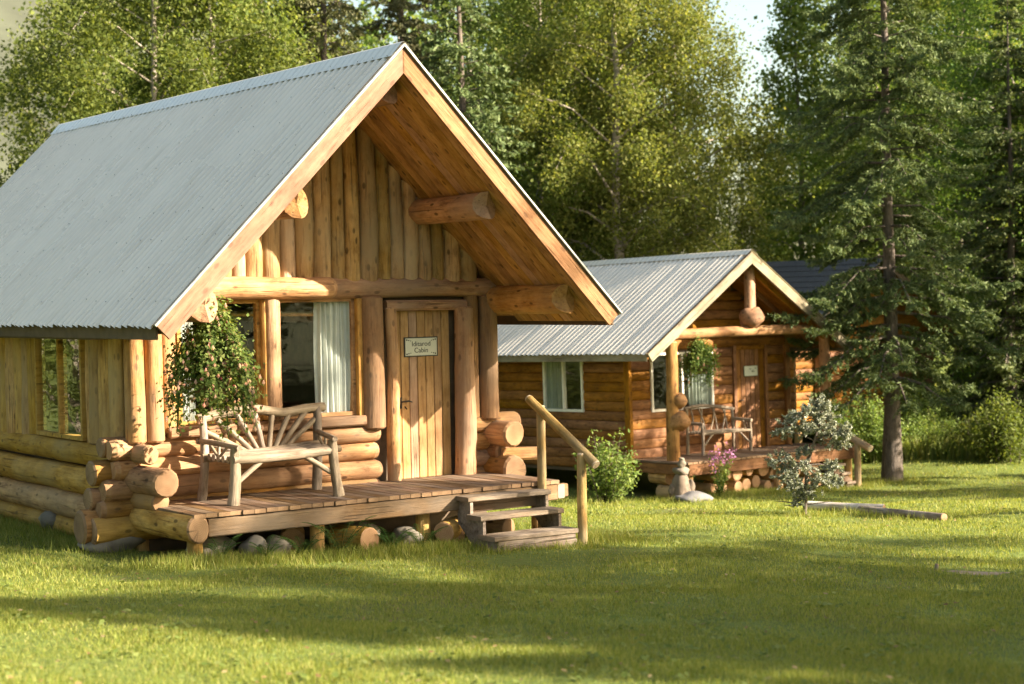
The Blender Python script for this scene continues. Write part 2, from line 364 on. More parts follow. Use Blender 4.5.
BK_BIRCH = bark('birch_bark', (.06, .05, .04), (.22, .19, .15), (.36, .32, .26), 2.2, (1.5, 1.5, 4))
BK_SPRUCE = bark('spruce_bark', (.035, .028, .022), (.085, .066, .052), (.15, .12, .097), 5, (3, 3, .8))
# ------------------------------------------------------------------ terrain
_PY = [-60, 0, 6, 11, 15, 19, 23, 28, 33, 38, 46, 56, 70, 95, 140, 700]
_PZ = [.6, -1.72, -1.9, -2.3, -2.6, -2.82, -2.96, -3.42, -3.98, -4.22, -4.15, -3.6, -2.7, -1.2, 1.5, 9]
def _hermite():
    y = np.array(_PY, float); z = np.array(_PZ, float)
    d = np.diff(z)/np.diff(y); m = np.zeros_like(y); m[0] = d[0]; m[-1] = d[-1]
    m[1:-1] = np.where(d[:-1]*d[1:] > 0, 2*d[:-1]*d[1:]/(d[:-1]+d[1:]+1e-12), 0)
    return y, z, m
_hy = _hermite()
def ground(x, y):
    X, Z, Mm = _hy; x = np.asarray(x, float); y = np.asarray(y, float)
    i = np.clip(np.searchsorted(X, y)-1, 0, len(X)-2); h = X[i+1]-X[i]; t = np.clip((y-X[i])/h, 0, 1)
    z = (2*t**3-3*t**2+1)*Z[i]+(t**3-2*t**2+t)*h*Mm[i]+(-2*t**3+3*t**2)*Z[i+1]+(t**3-t**2)*h*Mm[i+1]
    fade = np.clip((33-y)/10, 0, 1)
    z = z-.03*np.clip(x+2, -7, 8)*fade
    z = z+.035*np.sin(x*1.1+y*.6)*np.sin(y*.8-x*.35)+.02*np.sin(x*2.7+1)*np.sin(y*2.3)
    # the bank rises on the far right behind the spruce
    z = z+np.clip((x-9)/8, 0, 1)*np.clip((y-44)/12, 0, 1)*np.clip((90-y)/20, 0, 1)*.7
    return z+CZ
def G(x, y): return float(ground(x, y))

def lawn_mat():
    m, t, b, out = newmat('lawn_ground'); L = t.links.new
    tc = N(t, 'TexCoord')
    n1 = N(t, 'TexNoise'); n1.inputs['Scale'].default_value = .55; n1.inputs['Detail'].default_value = 6; L(tc.outputs['Object'], n1.inputs['Vector'])
    n2 = N(t, 'TexNoise'); n2.inputs['Scale'].default_value = 9; n2.inputs['Detail'].default_value = 6; L(tc.outputs['Object'], n2.inputs['Vector'])
    r = ramp(t, [(.3, (.12, .10, .05)), (.45, (.10, .125, .03)), (.7, (.12, .16, .036))])
    L(math_(t, 'ADD', math_(t, 'MULTIPLY', n1.outputs['Fac'], .55), math_(t, 'MULTIPLY', n2.outputs['Fac'], .45)), r.inputs[0])
    L(r.outputs[0], b.inputs['Base Color']); b.inputs['Roughness'].default_value = .95; b.inputs['Specular IOR Level'].default_value = .1
    bp = N(t, 'Bump'); bp.inputs['Strength'].default_value = .7; bp.inputs['Distance'].default_value = .05; L(n2.outputs['Fac'], bp.inputs['Height']); L(bp.outputs[0], b.inputs['Normal'])
    return m
def build_ground():
    xs = np.concatenate([np.linspace(-700, -40, 14), np.arange(-34, 40, .6), np.linspace(46, 700, 14)])
    ys = np.concatenate([np.linspace(-60, -6, 6), np.arange(0, 70, .6), np.linspace(76, 700, 24)])
    X, Y = np.meshgrid(xs, ys); Z = ground(X, Y)
    v = np.stack([X, Y, Z], -1).reshape(-1, 3); nx, ny = len(xs), len(ys)
    f = [(j*nx+i, j*nx+i+1, (j+1)*nx+i+1, (j+1)*nx+i) for j in range(ny-1) for i in range(nx-1)]
    me = bpy.data.meshes.new('ground'); me.from_pydata(v.tolist(), [], f); me.materials.append(lawn_mat())
    me.polygons.foreach_set('use_smooth', [True]*len(f))
    tag(link('ground', me), kind='structure')
build_ground()

HILLM = plain('hill_heath', (.062, .07, .045), .95, noise=.5, scale=.02, bump=0)
def build_hill():
    rg = np.random.default_rng(5); nx, ny = 60, 26; v = []; f = []
    for j in range(ny):
        for i in range(nx):
            x = -420+i*9; y = 330+j*16
            u = (x+190)/150; t = j/(ny-1)
            h = 150*math.exp(-u*u)*(sin(min(1, t*1.15)*pi/2))**1.1+5*sin(x*.05+y*.03)*t+3*sin(x*.13)*sin(y*.11)*t
            v.append((x, y, h+CZ-6+(0 if j else -10)))
    f = [(j*nx+i, j*nx+i+1, (j+1)*nx+i+1, (j+1)*nx+i) for j in range(ny-1) for i in range(nx-1)]
    me = bpy.data.meshes.new('hill'); me.from_pydata(v, [], f); me.materials.append(HILLM)
    me.polygons.foreach_set('use_smooth', [True]*len(f)); tag(link('hill', me), kind='structure')
build_hill()

# ------------------------------------------------------------------ cabins: common
def axes(yaw, tilt):
    ex = Vector((cos(yaw), sin(yaw), 0)); ey = Vector((-sin(yaw), cos(yaw), 0)); ez = Vector((0, 0, 1))
    return ex, cos(tilt)*ey+sin(tilt)*ez, -sin(tilt)*ey+cos(tilt)*ez
class Cabin:
    """local frame: x along the gable front, y into the cabin, z up, origin = roof front at eave height"""
    def __init__(s, O, yaw, tilt, zb, label, sx=1., sy=1.):
        s.sx, s.sy = sx, sy      # stretch of the plan measures
        s.ax = axes(yaw, tilt); s.O = Vector(O)+Vector((0, 0, CZ)); s.zb = zb
        m = Matrix.Identity(4)
        for i in range(3):
            for j in range(3): m[i][j] = s.ax[j][i]
            m[i][3] = (s.O+s.ax[2]*zb)[i]
        s.M = m
        s.root = thing('log_cabin', label, 'cabin', mat=m)
    def p(s, x, y, z): return Vector((x*s.sx, y*s.sy, z-s.zb))
    def world(s, x, y, z): return s.M @ s.p(x, y, z)
    def log(s, name, a, b, r0, r1=None, mats=None, side=(0, 0, 1), parent=None, **k):
        return log(parent or s.root, name, s.p(*a), s.p(*b), r0, r1, mats or [LOG, END], side, **k)
    def beam(s, name, a, b, w_, h, mats, side=(0, 0, 1), parent=None, **k):
        return beam(parent or s.root, name, s.p(*a), s.p(*b), w_, h, mats, side, **k)
    def mb(s, name, boxes, mats, parent=None):
        q = MB()
        for a, b in boxes: q.box(s.p(*a), s.p(*b))
        return q.build(name, mats, parent or s.root)

def cut(lo, hi, holes):
    """interval lo..hi minus holes"""
    out = [(lo, hi)]
    for a, b in holes:
        nx = []
        for u, v in out:
            if b <= u or a >= v: nx.append((u, v)); continue
            if a > u: nx.append((u, a))
            if b < v: nx.append((b, v))
        out = nx
    return [(u, v) for u, v in out if v-u > .03]

def roof_slope(cab, sg, hw, az, y0, y1, pitch=.15, amp=.021, name='roof_panel', mats=None, lip=.05):
    """corrugated sheet on one slope; sg=-1 left"""
    n = int((y1-y0)/pitch*6); lenx = hw+lip; slope = az/hw
    nrm = Vector((sg*slope, 0, 1)).normalized()
    mb = MB(); v = []; rg = random.Random(3)
    rows = 7
    for i in range(n+1):
        y = y0+(y1-y0)*i/n; ph = (y-y0)/pitch*2*pi
        d = amp*cos(ph)+.007*(((y-y0) % .9)/.9)      # each sheet laps over the next
        for j in range(rows):
            t = j/(rows-1); x = sg*lenx*t; z = az-slope*lenx*t
            e = (.006*sin(y*9)+.004*sin(y*23)) if j == rows-1 else 0
            wv = .004*sin(y*1.3+t*5)*sin(t*9)
            p = Vector((x, y, z))+nrm*(d+wv+.012)+Vector((sg*e, 0, -slope*e))
            v.append(cab.p(*p))
    f = [(i*rows+j, (i+1)*rows+j, (i+1)*rows+j+1, i*rows+j+1) for i in range(n) for j in range(rows-1)]
    if sg > 0: f = [q[::-1] for q in f]
    mb.add(v, f, 0, True)
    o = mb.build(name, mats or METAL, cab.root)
    return o, nrm, slope
def roof_screws(cab, panel, sg, hw, az, y0, y1, nrows):
    slope = az/hw; nrm = Vector((sg*slope, 0, 1)).normalized(); mb = MB(); rg = random.Random(11)
    ty = Vector((0, 1, 0)); tx = nrm.cross(ty)
    for j in range(nrows):
        t = (j+.35)/nrows
        y = y0+.06
        while y < y1:
            if rg.random() < .62:
                c = cab.p(sg*hw*t, y+rg.uniform(-.02, .02), az-slope*hw*t)+nrm*.034+tx*rg.uniform(-.03, .03)
                r = .009
                mb.add([c+tx*r, c+ty*r, c-tx*r, c-ty*r, c+nrm*.01], [(0, 1, 4), (1, 2, 4), (2, 3, 4), (3, 0, 4)])
            y += .33
    o = mb.build('screw', SCREW, panel); o['kind'] = 'stuff'
def prism_slab(cab, name, sg, hw, az, off0, off1, y0, y1, mats, x0=0., x1=None):
    """slab following a slope between two perpendicular offsets below the sheet"""
    slope = az/hw; n = Vector((sg*slope, 0, 1)).normalized(); x1 = hw if x1 is None else x1
    mb = MB(); P = []
    for y in (y0, y1):
        for x, o_ in ((x0, off0), (x1, off0), (x1, off1), (x0, off1)):
            P.append(cab.p(*(Vector((sg*x, y, az-slope*x))-n*o_)))
    F = [(0, 1, 2, 3), (7, 6, 5, 4), (0, 4, 5, 1), (1, 5, 6, 2), (2, 6, 7, 3), (3, 7, 4, 0)]
    if sg < 0: F = [q[::-1] for q in F]
    mb.add(P, F); return mb.build(name, mats, cab.root)

def soffit(cab, sg, hw, az, y0, y1, n, off, mats, x0=.03):
    """boards on the underside of the overhang, running down the slope"""
    slope = az/hw; nn = Vector((sg*slope, 0, 1)).normalized(); w_ = (y1-y0)/n
    for i in range(n):
        y = y0+w_*(i+.5)
        a = Vector((sg*x0, y, az-slope*x0))-nn*off; b = Vector((sg*(hw-.01), y, az-slope*(hw-.01)))-nn*off
        cab.beam('soffit_board', a, b, w_-.006, .02, mats, side=(0, 1, 0), ch=.004, jit=.002)
def barge(cab, sg, hw, az, y, depth, th, mats, ext=0., off=0.):
    slope = az/hw; nn = Vector((sg*slope, 0, 1)).normalized(); dn = Vector((sg, 0, -slope)).normalized()
    L = math.hypot(hw, az)+ext
    a = Vector((0, y, az))-nn*off; b = a+dn*L
    m, LL = frame_mat(cab.p(*a), cab.p(*b), -nn if True else nn)
    # plumb cut where the two boards meet: top edge starts at 0, lower edge starts further down
    k = depth*slope if slope else 0
    mb = MB(); h = th/2
    k = depth*math.tan(math.atan(slope))
    P = [(0, 0, -h), (LL, 0, -h), (LL, depth, -h), (k, depth, -h), (0, 0, h), (LL, 0, h), (LL, depth, h), (k, depth, h)]
    mb.add(P, [(3, 2, 1, 0), (4, 5, 6, 7), (0, 1, 5, 4), (1, 2, 6, 5), (2, 3, 7, 6), (3, 0, 4, 7)])
    return link('barge_board', mb.mesh('barge_board', mats), cab.root, m)

def window(cab, plane, u0, u1, z0, z1, d, frame_mat_, fw=.05, mull=True, curtain=(), screen=None, sill=None, depth=.09, cd_=.085, mull_glass=False):
    """plane 'front': u is x, d is y of the frame's outer face; 'side': u is y, d is x"""
    def P(u, z, k):   # k = depth inwards
        return (u, d+k, z) if plane == 'front' else (d+k, u, z)
    mb = MB()
    def bx(ua, ub, za, zb_, ka, kb):
        a = cab.p(*P(ua, za, ka)); b = cab.p(*P(ub, zb_, kb))
        mb.box([min(a[i], b[i]) for i in range(3)], [max(a[i], b[i]) for i in range(3)])
    bx(u0, u0+fw, z0, z1, 0, depth); bx(u1-fw, u1, z0, z1, 0, depth)
    bx(u0+fw, u1-fw, z1-fw, z1, 0, depth); bx(u0+fw, u1-fw, z0, z0+fw, 0, depth)
    um = (u0+u1)/2
    if mull: bx(um-fw*.45, um+fw*.45, z0+fw, z1-fw, .006, depth-.006)
    fr = mb.build('window', frame_mat_, cab.root)
    panes = [(u0+fw, um-fw*.45), (um+fw*.45, u1-fw)] if mull else [(u0+fw, u1-fw)]
    for a, b in panes:
        q = MB(); a0 = cab.p(*P(a+.001, z0+fw+.001, .04)); b0 = cab.p(*P(b-.001, z1-fw-.001, .046))
        if plane == 'front':
            q.add([(a0.x, a0.y, a0.z), (b0.x, a0.y, a0.z), (b0.x, a0.y, b0.z), (a0.x, a0.y, b0.z)], [(0, 1, 2, 3)])
        else:
            q.add([(a0.x, a0.y, a0.z), (a0.x, b0.y, a0.z), (a0.x, b0.y, b0.z), (a0.x, a0.y, b0.z)], [(3, 2, 1, 0)])
        q.build('pane', GLASS if plane == 'front' or mull_glass else GLASS2, fr)
    for a, b in curtain:
        q = MB(); n = 60; v = []
        for i in range(n+1):
            u = a+(b-a)*i/n
            k = cd_+.028*sin(i*.62)+.018*sin(i*1.35+1)
            for z in (z0+.02, z0+(z1-z0)*.5, z1-.02): v.append(cab.p(*P(u+.01*sin(z*3+i*.2), z, k)))
        f = [(i*3+j, (i+1)*3+j, (i+1)*3+j+1, i*3+j+1) for i in range(n) for j in range(2)]
        q.add(v, f, 0, True); q.build('curtain', CURT2 if frame_mat_[0] is WHITE else CURT, fr)
    if sill:
        a, b = cab.p(*P(u0-.04, z0-sill, -.05)), cab.p(*P(u1+.04, z0-.002, .06))
        q = MB(); q.box([min(a[i], b[i]) for i in range(3)], [max(a[i], b[i]) for i in range(3)]); q.build('sill', LOG, fr)
    return fr
def text_mesh(s, size, mat, name='lettering'):
    cu = bpy.data.curves.new('t', 'FONT'); cu.body = s; cu.size = size; cu.align_x = 'CENTER'; cu.align_y = 'CENTER'; cu.extrude = .0012
    o = bpy.data.objects.new('t', cu); COL.objects.link(o)
    me = bpy.data.meshes.new_from_object(o.evaluated_get(bpy.context.evaluated_depsgraph_get()))
    bpy.data.objects.remove(o); me.name = name; me.materials.clear(); me.materials.append(mat); return me
# ------------------------------------------------------------------ near cabin
C1 = Cabin((-1.157, 19.5, -.215), .623, 0, -2.66, 'log cabin with steep grey metal roof and plank door, the nearer one in front')
HW, AZ1, L1, D = 3.0, 3.0, 10.1, 1.75
def near_cabin():
    C = C1
    for sg in (-1, 1):
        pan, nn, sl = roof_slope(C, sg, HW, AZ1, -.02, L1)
        roof_screws(C, pan, sg, HW, AZ1, 0, L1, 9)
        prism_slab(C, 'roof_deck', sg, HW-.03, AZ1-.03, .03, .075, D+.12, L1-.02, [PLANK])
        prism_slab(C, 'sheathing', sg, HW-.03, AZ1-.03, .03, .06, .05, D+.12, [PLANK])
        soffit(C, sg, HW, AZ1, .052, D+.1, 11, .175, [PLANK, END])
        barge(C, sg, HW, AZ1, .0, .20, .045, [BARGE], ext=.03, off=.012)
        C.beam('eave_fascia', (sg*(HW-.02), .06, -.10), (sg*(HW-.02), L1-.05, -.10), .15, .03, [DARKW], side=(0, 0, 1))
        # drip edge on the barge
        a = Vector((0, -.03, AZ1)); b = Vector((sg*(HW+.04), -.03, -.04))
        C.beam('drip_edge', a+Vector((0, 0, .012)), b+Vector((0, 0, .012)), .05, .03, [DRIP], side=(0, 1, 0))
    # eave soffit along the sides
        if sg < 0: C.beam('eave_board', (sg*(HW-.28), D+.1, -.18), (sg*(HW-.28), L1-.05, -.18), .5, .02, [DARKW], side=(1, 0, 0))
    # ridge cap
    q = MB(); v = []
    for y in (-.04, L1+.03):
        for x, z in ((-.17, -.17*1.0+.045), (-.03, .035), (0, .05), (.03, .035), (.17, -.17+.045)): v.append(C.p(x, y, AZ1+z))
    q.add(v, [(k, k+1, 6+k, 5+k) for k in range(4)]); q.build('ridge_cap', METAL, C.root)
    # ---- walls backing
    back = []
    def wall_front(y, th, x0, x1, z0, z1, holes):
        xs = sorted({x0, x1, *[h[0] for h in holes], *[h[1] for h in holes]}); b = []
        for a, c in zip(xs, xs[1:]):
            hz = [(h[2], h[3]) for h in holes if h[0] < (a+c)/2 < h[1]]
            for u, w_ in cut(z0, z1, hz): b.append(((a, y, u), (c, y+th, w_)))
        return b
    back += wall_front(1.88, .06, -2.45, 2.4, -2.3, .35, [(-1.95, .42, -1.2, .22), (.92, 1.78, -2.06, .05)])
    C.mb('wall_backing', back, [DARKW])
    # gable backing (triangle)
    q = MB(); P = [C.p(x, y, z) for y in (1.84, 1.9) for x, z in ((-2.75, .3), (2.75, .3), (2.75, .352), (2.6, .15), (0, 2.72), (-2.6, .15))]
    P = [C.p(x, y, z) for y in (1.84, 1.9) for x, z in ((-2.38, .3), (2.38, .3), (0, 2.68))]
    q.add(P, [(0, 1, 2), (5, 4, 3), (0, 3, 4, 1), (1, 4, 5, 2), (2, 5, 3, 0)]); q.build('gable_backing', DARKW, C.root)
    sb = []
    for u, w_ in cut(1.94, L1-.7, [(3.05, 4.55)]): sb.append(((-2.46, u, -1.4), (-2.40, w_, -.13)))
    sb.append(((-2.46, 1.94, -2.5), (-2.40, L1-.7, -1.4))); sb.append(((2.36, 1.94, -2.5), (2.42, L1-.7, -.13)))
    sb.append(((-2.4, L1-.76, -2.5), (2.36, L1-.7, .3))); C.mb('side_backing', sb, [DARKW])
    C.mb('floor', [((-2.4, 1.94, -2.16), (2.36, L1-.76, -2.1))], [DARKW])
    q = MB(); P = [C.p(x, y, z) for y in (L1-.75, L1-.7) for x, z in ((-2.45, .3), (2.45, .3), (0, 2.72))]
    q.add(P, [(0, 1, 2), (5, 4, 3), (0, 3, 4, 1), (1, 4, 5, 2), (2, 5, 3, 0)]); q.build('rear_gable', DARKW, C.root)
    # ---- plate log over the windows (two lengths meeting)
    C.log('plate_log', (-2.42, 1.72, .345), (-.02, 1.72, .345), .125, .135, bend=.02, wob=.05, dome=.05)
    C.log('plate_log', (-.10, 1.80, .33), (2.5, 1.80, .325), .125, .118, bend=.02, wob=.06)
    # ---- gable slabs
    x = -2.32; rg = random.Random(21)
    while x < 2.25:
        w_ = rg.uniform(.17, .25); xc = x+w_/2
        zt = AZ1-abs(xc)-.20
        zb = .42+rg.uniform(-.03, .03)
        if zt-zb > .08:
            slope = -1 if xc > 0 else 1
            log(C.root, 'slab_log', C.p(xc, 1.80, zb), C.p(xc, 1.80, zt), w_/2*1.06, w_/2*.96, [SLAB, END], side=(1, 0, 0),
                fy=1, fz=.85, sh1=slope, wob=.08, bend=.016, dome=.012, nr=9)
        x += w_*1.02
    # ---- posts, jambs of the front
    C.log('post', (-2.48, 1.80, -1.34), (-2.48, 1.80, .24), .115, .11, side=(1, 0, 0), wob=.04)
    C.log('post', (-2.26, 1.79, -1.34), (-2.26, 1.79, .24), .115, .11, side=(1, 0, 0), wob=.04)
    C.log('post', (-2.05, 1.84, -1.26), (-2.05, 1.84, .22), .095, .09, side=(1, 0, 0), fz=.7)
    C.beam('mullion_post', (-.775, 1.79, -1.19), (-.775, 1.79, .22), .23, .10, [PLANK, END], side=(1, 0, 0), ch=.02)
    C.log('mullion_log', (-.76, 1.76, -1.19), (-.76, 1.76, .22), .10, .10, [PLANK, END], side=(1, 0, 0), fz=.7)
    C.log('post', (.60, 1.78, -1.36), (.60, 1.78, .21), .155, .15, side=(1, 0, 0), wob=.03)
    C.beam('window_trim', (.425, 1.80, -1.30), (.425, 1.80, .21), .07, .1, [PLANK, END], side=(1, 0, 0))
    C.log('door_jamb', (.845, 1.72, -2.05), (.865, 1.76, .07), .085, .075, side=(1, 0, 0), wob=.09, bend=.03)
    C.beam('door_header', (.80, 1.78, .115), (1.98, 1.78, .105), .13, .11, [LOG, END], ch=.03)
    C.log('door_jamb', (1.90, 1.72, -2.06), (1.93, 1.74, .06), .135, .12, side=(1, 0, 0), wob=.09, bend=.02)
    C.log('post', (2.09, 1.82, -1.32), (2.09, 1.82, .21), .10, .095, side=(1, 0, 0), wob=.05)
    C.log('post', (2.32, 1.78, -1.34), (2.32, 1.78, .20), .135, .125, side=(1, 0, 0), wob=.04)
    # ---- windows
    window(C, 'front', -1.94, -.885, -1.2, .22, 1.82, [PLANK], fw=.045, mull=False, curtain=[(-1.93, -1.72)])
    window(C, 'front', -.665, .39, -1.2, .22, 1.82, [PLANK], fw=.045, mull=False, curtain=[(-.12, .36)])
    C.beam('window_sill', (-2.1, 1.76, -1.265), (.45, 1.76, -1.265), .12, .16, [LOG, END], ch=.02)
    # ---- front logs, left of door (seen behind the bench)
    zc = [-1.435, -1.655, -1.885, -2.09, -2.31]
    rr = [.118, .115, .128, .11, .125]
    lx = [-2.72, -2.68, -2.80, -2.86, -3.0]
    rx = [.62, .60, .64, .62]
    for i in range(4):
        C.log('log', (lx[i], 1.86, zc[i]), (rx[i], 1.84, zc[i]+.005), rr[i], rr[i]*.97, wob=.045, bend=.015, dome=.06)
    C.log('log', (-3.0, 1.86, zc[4]), (2.7, 1.86, zc[4]), .165, .13, [SIDE, SIDEEND], wob=.04, bend=.015)
    for a_, b_ in (((-2.35, 2.0, -2.56), (2.3, 2.0, -2.60)), ((-2.42, 2.1, -2.62), (-2.42, 8.5, -2.62)), ((2.3, 2.1, -2.62), (2.3, 8.5, -2.62))):
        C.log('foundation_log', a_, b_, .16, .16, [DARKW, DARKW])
    # right of the door
    for z, r, x1, x0 in ((-1.42, .12, 2.78, 2.02), (-1.65, .115, 2.62, 2.03), (-1.86, .12, 2.55, 2.03), (-2.07, .11, 2.6, 2.03)):
        C.log('log', (x0, 1.86, z), (x1, 1.86, z), r, r*1.08, wob=.04, bend=.01, dome=.03)
    # squared timber and log ends at the right corner
    C.beam('timber_end', (2.35, 1.60, -1.80), (2.98, 1.55, -1.82), .16, .17, [LOG, END], ch=.03)
    def endcut(k):
        def f(p, L):
            if p[0] > L-.01: p[0] += k*p[1]
        return f
    for sx, spec in ((2.40, ((-1.535, .165, 1.36), (-1.985, .185, 1.36), (-1.77, .125, 1.60))),):
        for z, r, ye in spec:
            C.log('log', (sx, 8.9, z), (sx, ye, z), r*.95, r, wob=.05, dome=.03)
    # ---- left side wall logs, running back, ends stick out in front
    for z, r, ye in ((-1.475, .105, 1.45), (-1.775, .165, 1.10), (-1.985, .12, 1.2), (-2.24, .15, 1.55)):
        pass
    sl = ((-1.555, .14, 2.05, 9.6), (-1.875, .172, 2.05, 9.5), (-2.20, .172, 2.05, 9.7), (-2.46, .125, 2.1, 9.5))
    for z, r, ya, yb in sl:
        C.log('log', (-2.52, yb, z), (-2.52, ya, z), r*.93, r, [SIDE, SIDEEND], wob=.045, bend=.02)
    for z, r, ye in ((-1.475, .11, 1.47), (-1.765, .165, 1.09), (-1.985, .115, 1.24)):
        C.log('corner_log', (-2.46, 2.3, z), (-2.46, ye, z), r, r*.97, [LOG, END], wob=.06, dome=.03)
    # front-log ends sticking out to the left of the corner
    for z, r, xe, y in ((-1.40, .115, -2.80, 2.02), (-1.68, .15, -2.92, 2.02), (-1.97, .13, -2.96, 2.02), (-2.27, .19, -3.08, 1.98)):
        C.log('corner_log', (-2.2, y, z), (xe, y, z), r*.95, r, [LOG, SIDEEND], wob=.06, dome=.02)
    # ---- left side upper slabs + window
    y = 2.0; rg = random.Random(5)
    while y < L1-.8:
        w_ = rg.uniform(.24, .34)
        if 3.03 < y+w_ and y < 4.55:
            if y < 3.03: w_ = max(.1, 3.04-y)
            else: y = 4.58; continue
        log(C.root, 'slab_log', C.p(-2.53, y+w_/2, -1.42+rg.uniform(-.02, .02)), C.p(-2.53, y+w_/2, -.12), w_/2*1.04, w_/2*1.0, [SIDE, SIDEEND], side=(0, 1, 0), fz=.5, wob=.06, bend=.012)
        y += w_*.96
    window(C, 'side', 3.05, 4.55, -1.4, -.13, -2.60, [SIDE], fw=.05, mull=True, depth=.12)
    fr = children(C.root)[-1]
    # ---- purlin logs carrying the overhang
    def vcut(p, L):
        if p[0] > L-.02:
            p[0] += -abs(p[2])*.75-.12*p[1]
    for x, z, r, ye in ((1.30, 1.26, .165, .22), (-1.27, 1.25, .165, .10), (2.42, .16, .175, .18), (-2.38, .17, .175, .10), (0, 2.50, .12, .22)):
        C.log('purlin_log', (x, 9.9, z), (x, ye, z), r*.95, r, [LOG, LOG], side=(0, 0, 1), wob=.05, dome=.004, endmod=vcut, nr=18)
    # ---- door
    d0, d1, dt, db = .93, 1.78, .045, -2.04
    C.mb('door_threshold', [((.90, 1.66, -2.075), (1.82, 1.93, -2.035))], [DECK])
    dm = MB(); dm.box(C.p(d0, 1.875, db), C.p(d1, 1.90, dt)); door = dm.build('door', [DARKW], C.root)
    n = 7; bw = (d1-d0)/n
    for i in range(n):
        xc = d0+bw*(i+.5)
        beam(door, 'door_board', C.p(xc, 1.858, db+.01), C.p(xc, 1.858, dt-.004), bw-.006, .03, [DOORW, END], side=(1, 0, 0), ch=.007, jit=.001)
    hb = MB(); hb.tube([C.p(1.03, 1.83, -1.08), C.p(1.05, 1.79, -1.075), C.p(1.12, 1.775, -1.07), C.p(1.17, 1.785, -1.085)], [.012, .012, .011, .008], 8)
    hb.tube([C.p(1.03, 1.842, -1.16), C.p(1.03, 1.836, -1.02)], [.022, .022], 8)
    hb.tube([C.p(1.10, 1.842, -1.14), C.p(1.10, 1.805, -1.17)], [.008, .008], 6)
    hb.build('door_handle', IRON, door)
    # ---- porch
    pm = MB()
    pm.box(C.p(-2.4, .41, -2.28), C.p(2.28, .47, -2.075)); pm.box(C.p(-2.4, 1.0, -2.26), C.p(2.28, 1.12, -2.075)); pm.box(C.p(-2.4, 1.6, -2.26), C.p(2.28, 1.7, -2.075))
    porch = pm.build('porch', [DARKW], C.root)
    C.beam('rim_beam', (-2.32, .365, -2.185), (2.30, .365, -2.175), .19, .07, [DECK, SIDEEND], parent=porch, ch=.012)
    C.log('rim_log', (-2.48, 1.75, -2.19), (-2.45, .33, -2.19), .15, .155, [SIDE, SIDEEND], parent=porch, wob=.05, fz=.85)
    C.beam('rim_beam', (2.36, 1.7, -2.17), (2.36, .335, -2.17), .17, .10, [DECK, STEPEND], parent=porch, ch=.012)
    C.beam('rim_beam', (2.2, .50, -2.19), (2.55, .50, -2.18), .16, .1, [DECK, STEPEND], parent=porch, ch=.012)
    n = 34; w_ = 4.82/n
    for i in range(n):
        x = -2.5+w_*(i+.5)
        C.beam('plank', (x, .315+RNG.uniform(-.012, .012), -2.05), (x, 1.78, -2.05), w_-.008, .045, [DECK, SIDEEND], side=(1, 0, 0), parent=porch, ch=.005, jit=.003)
    for x, y in ((-2.38, .55), (-.9, .55), (.5, .55), (2.2, .6), (-2.4, 1.9)):
        C.log('porch_post', (x, y, -2.72), (x, y, -2.25), .09, .08, [SIDE, SIDEEND], side=(1, 0, 0), parent=porch)
    return door
near_cabin()

def door_sign():
    C = C1
    m, L = frame_mat(C.world(1.10, 1.838, -.405), C.world(1.60, 1.838, -.405), C.ax[2])
    c = C.world(1.345, 1.836, -.405)
    mm = Matrix.Identity(4)
    for i in range(3): mm[i][0], mm[i][1], mm[i][2], mm[i][3] = C.ax[0][i], C.ax[2][i], -C.ax[1][i], c[i]
    t = thing('door_sign', 'cream rectangular name sign with black border and lettering on the near plank door', 'sign', mat=mm)
    q = MB(); q.box((-.235, -.11, -.005), (.235, .11, .008)); q.build('sign_board', SIGNW, t)
    q = MB(); e = .012
    for a, b in (((-.245, .108), (.245, .122)), ((-.245, -.122), (.245, -.108)), ((-.245, -.108), (-.233, .108)), ((.233, -.108), (.245, .108))):
        q.box((a[0], a[1], -.006), (b[0], b[1], .011))
    q.build('border', INK, t)
    link('lettering', text_mesh('Iditarod', .088, INK), t, Matrix.Translation((0, .035, .0095)))
    link('lettering', text_mesh('Cabin', .088, INK), t, Matrix.Translation((0, -.045, .0095)))
    for sx in (-1, 1):
        for sy in (-1, 1):
            q = MB(); rg = random.Random(sx*3+sy)
            for k in range(3):
                cx, cy = sx*(.21-k*.028), sy*(.088-.006*k)
                s_ = .016-.003*k
                q.add([(cx-s_, cy, .0095), (cx, cy-s_*.7, .0095), (cx+s_, cy, .0095), (cx, cy+s_*.7, .0095)], [(0, 1, 2, 3)])
            q.build('corner_ornament', INK, t)
door_sign()

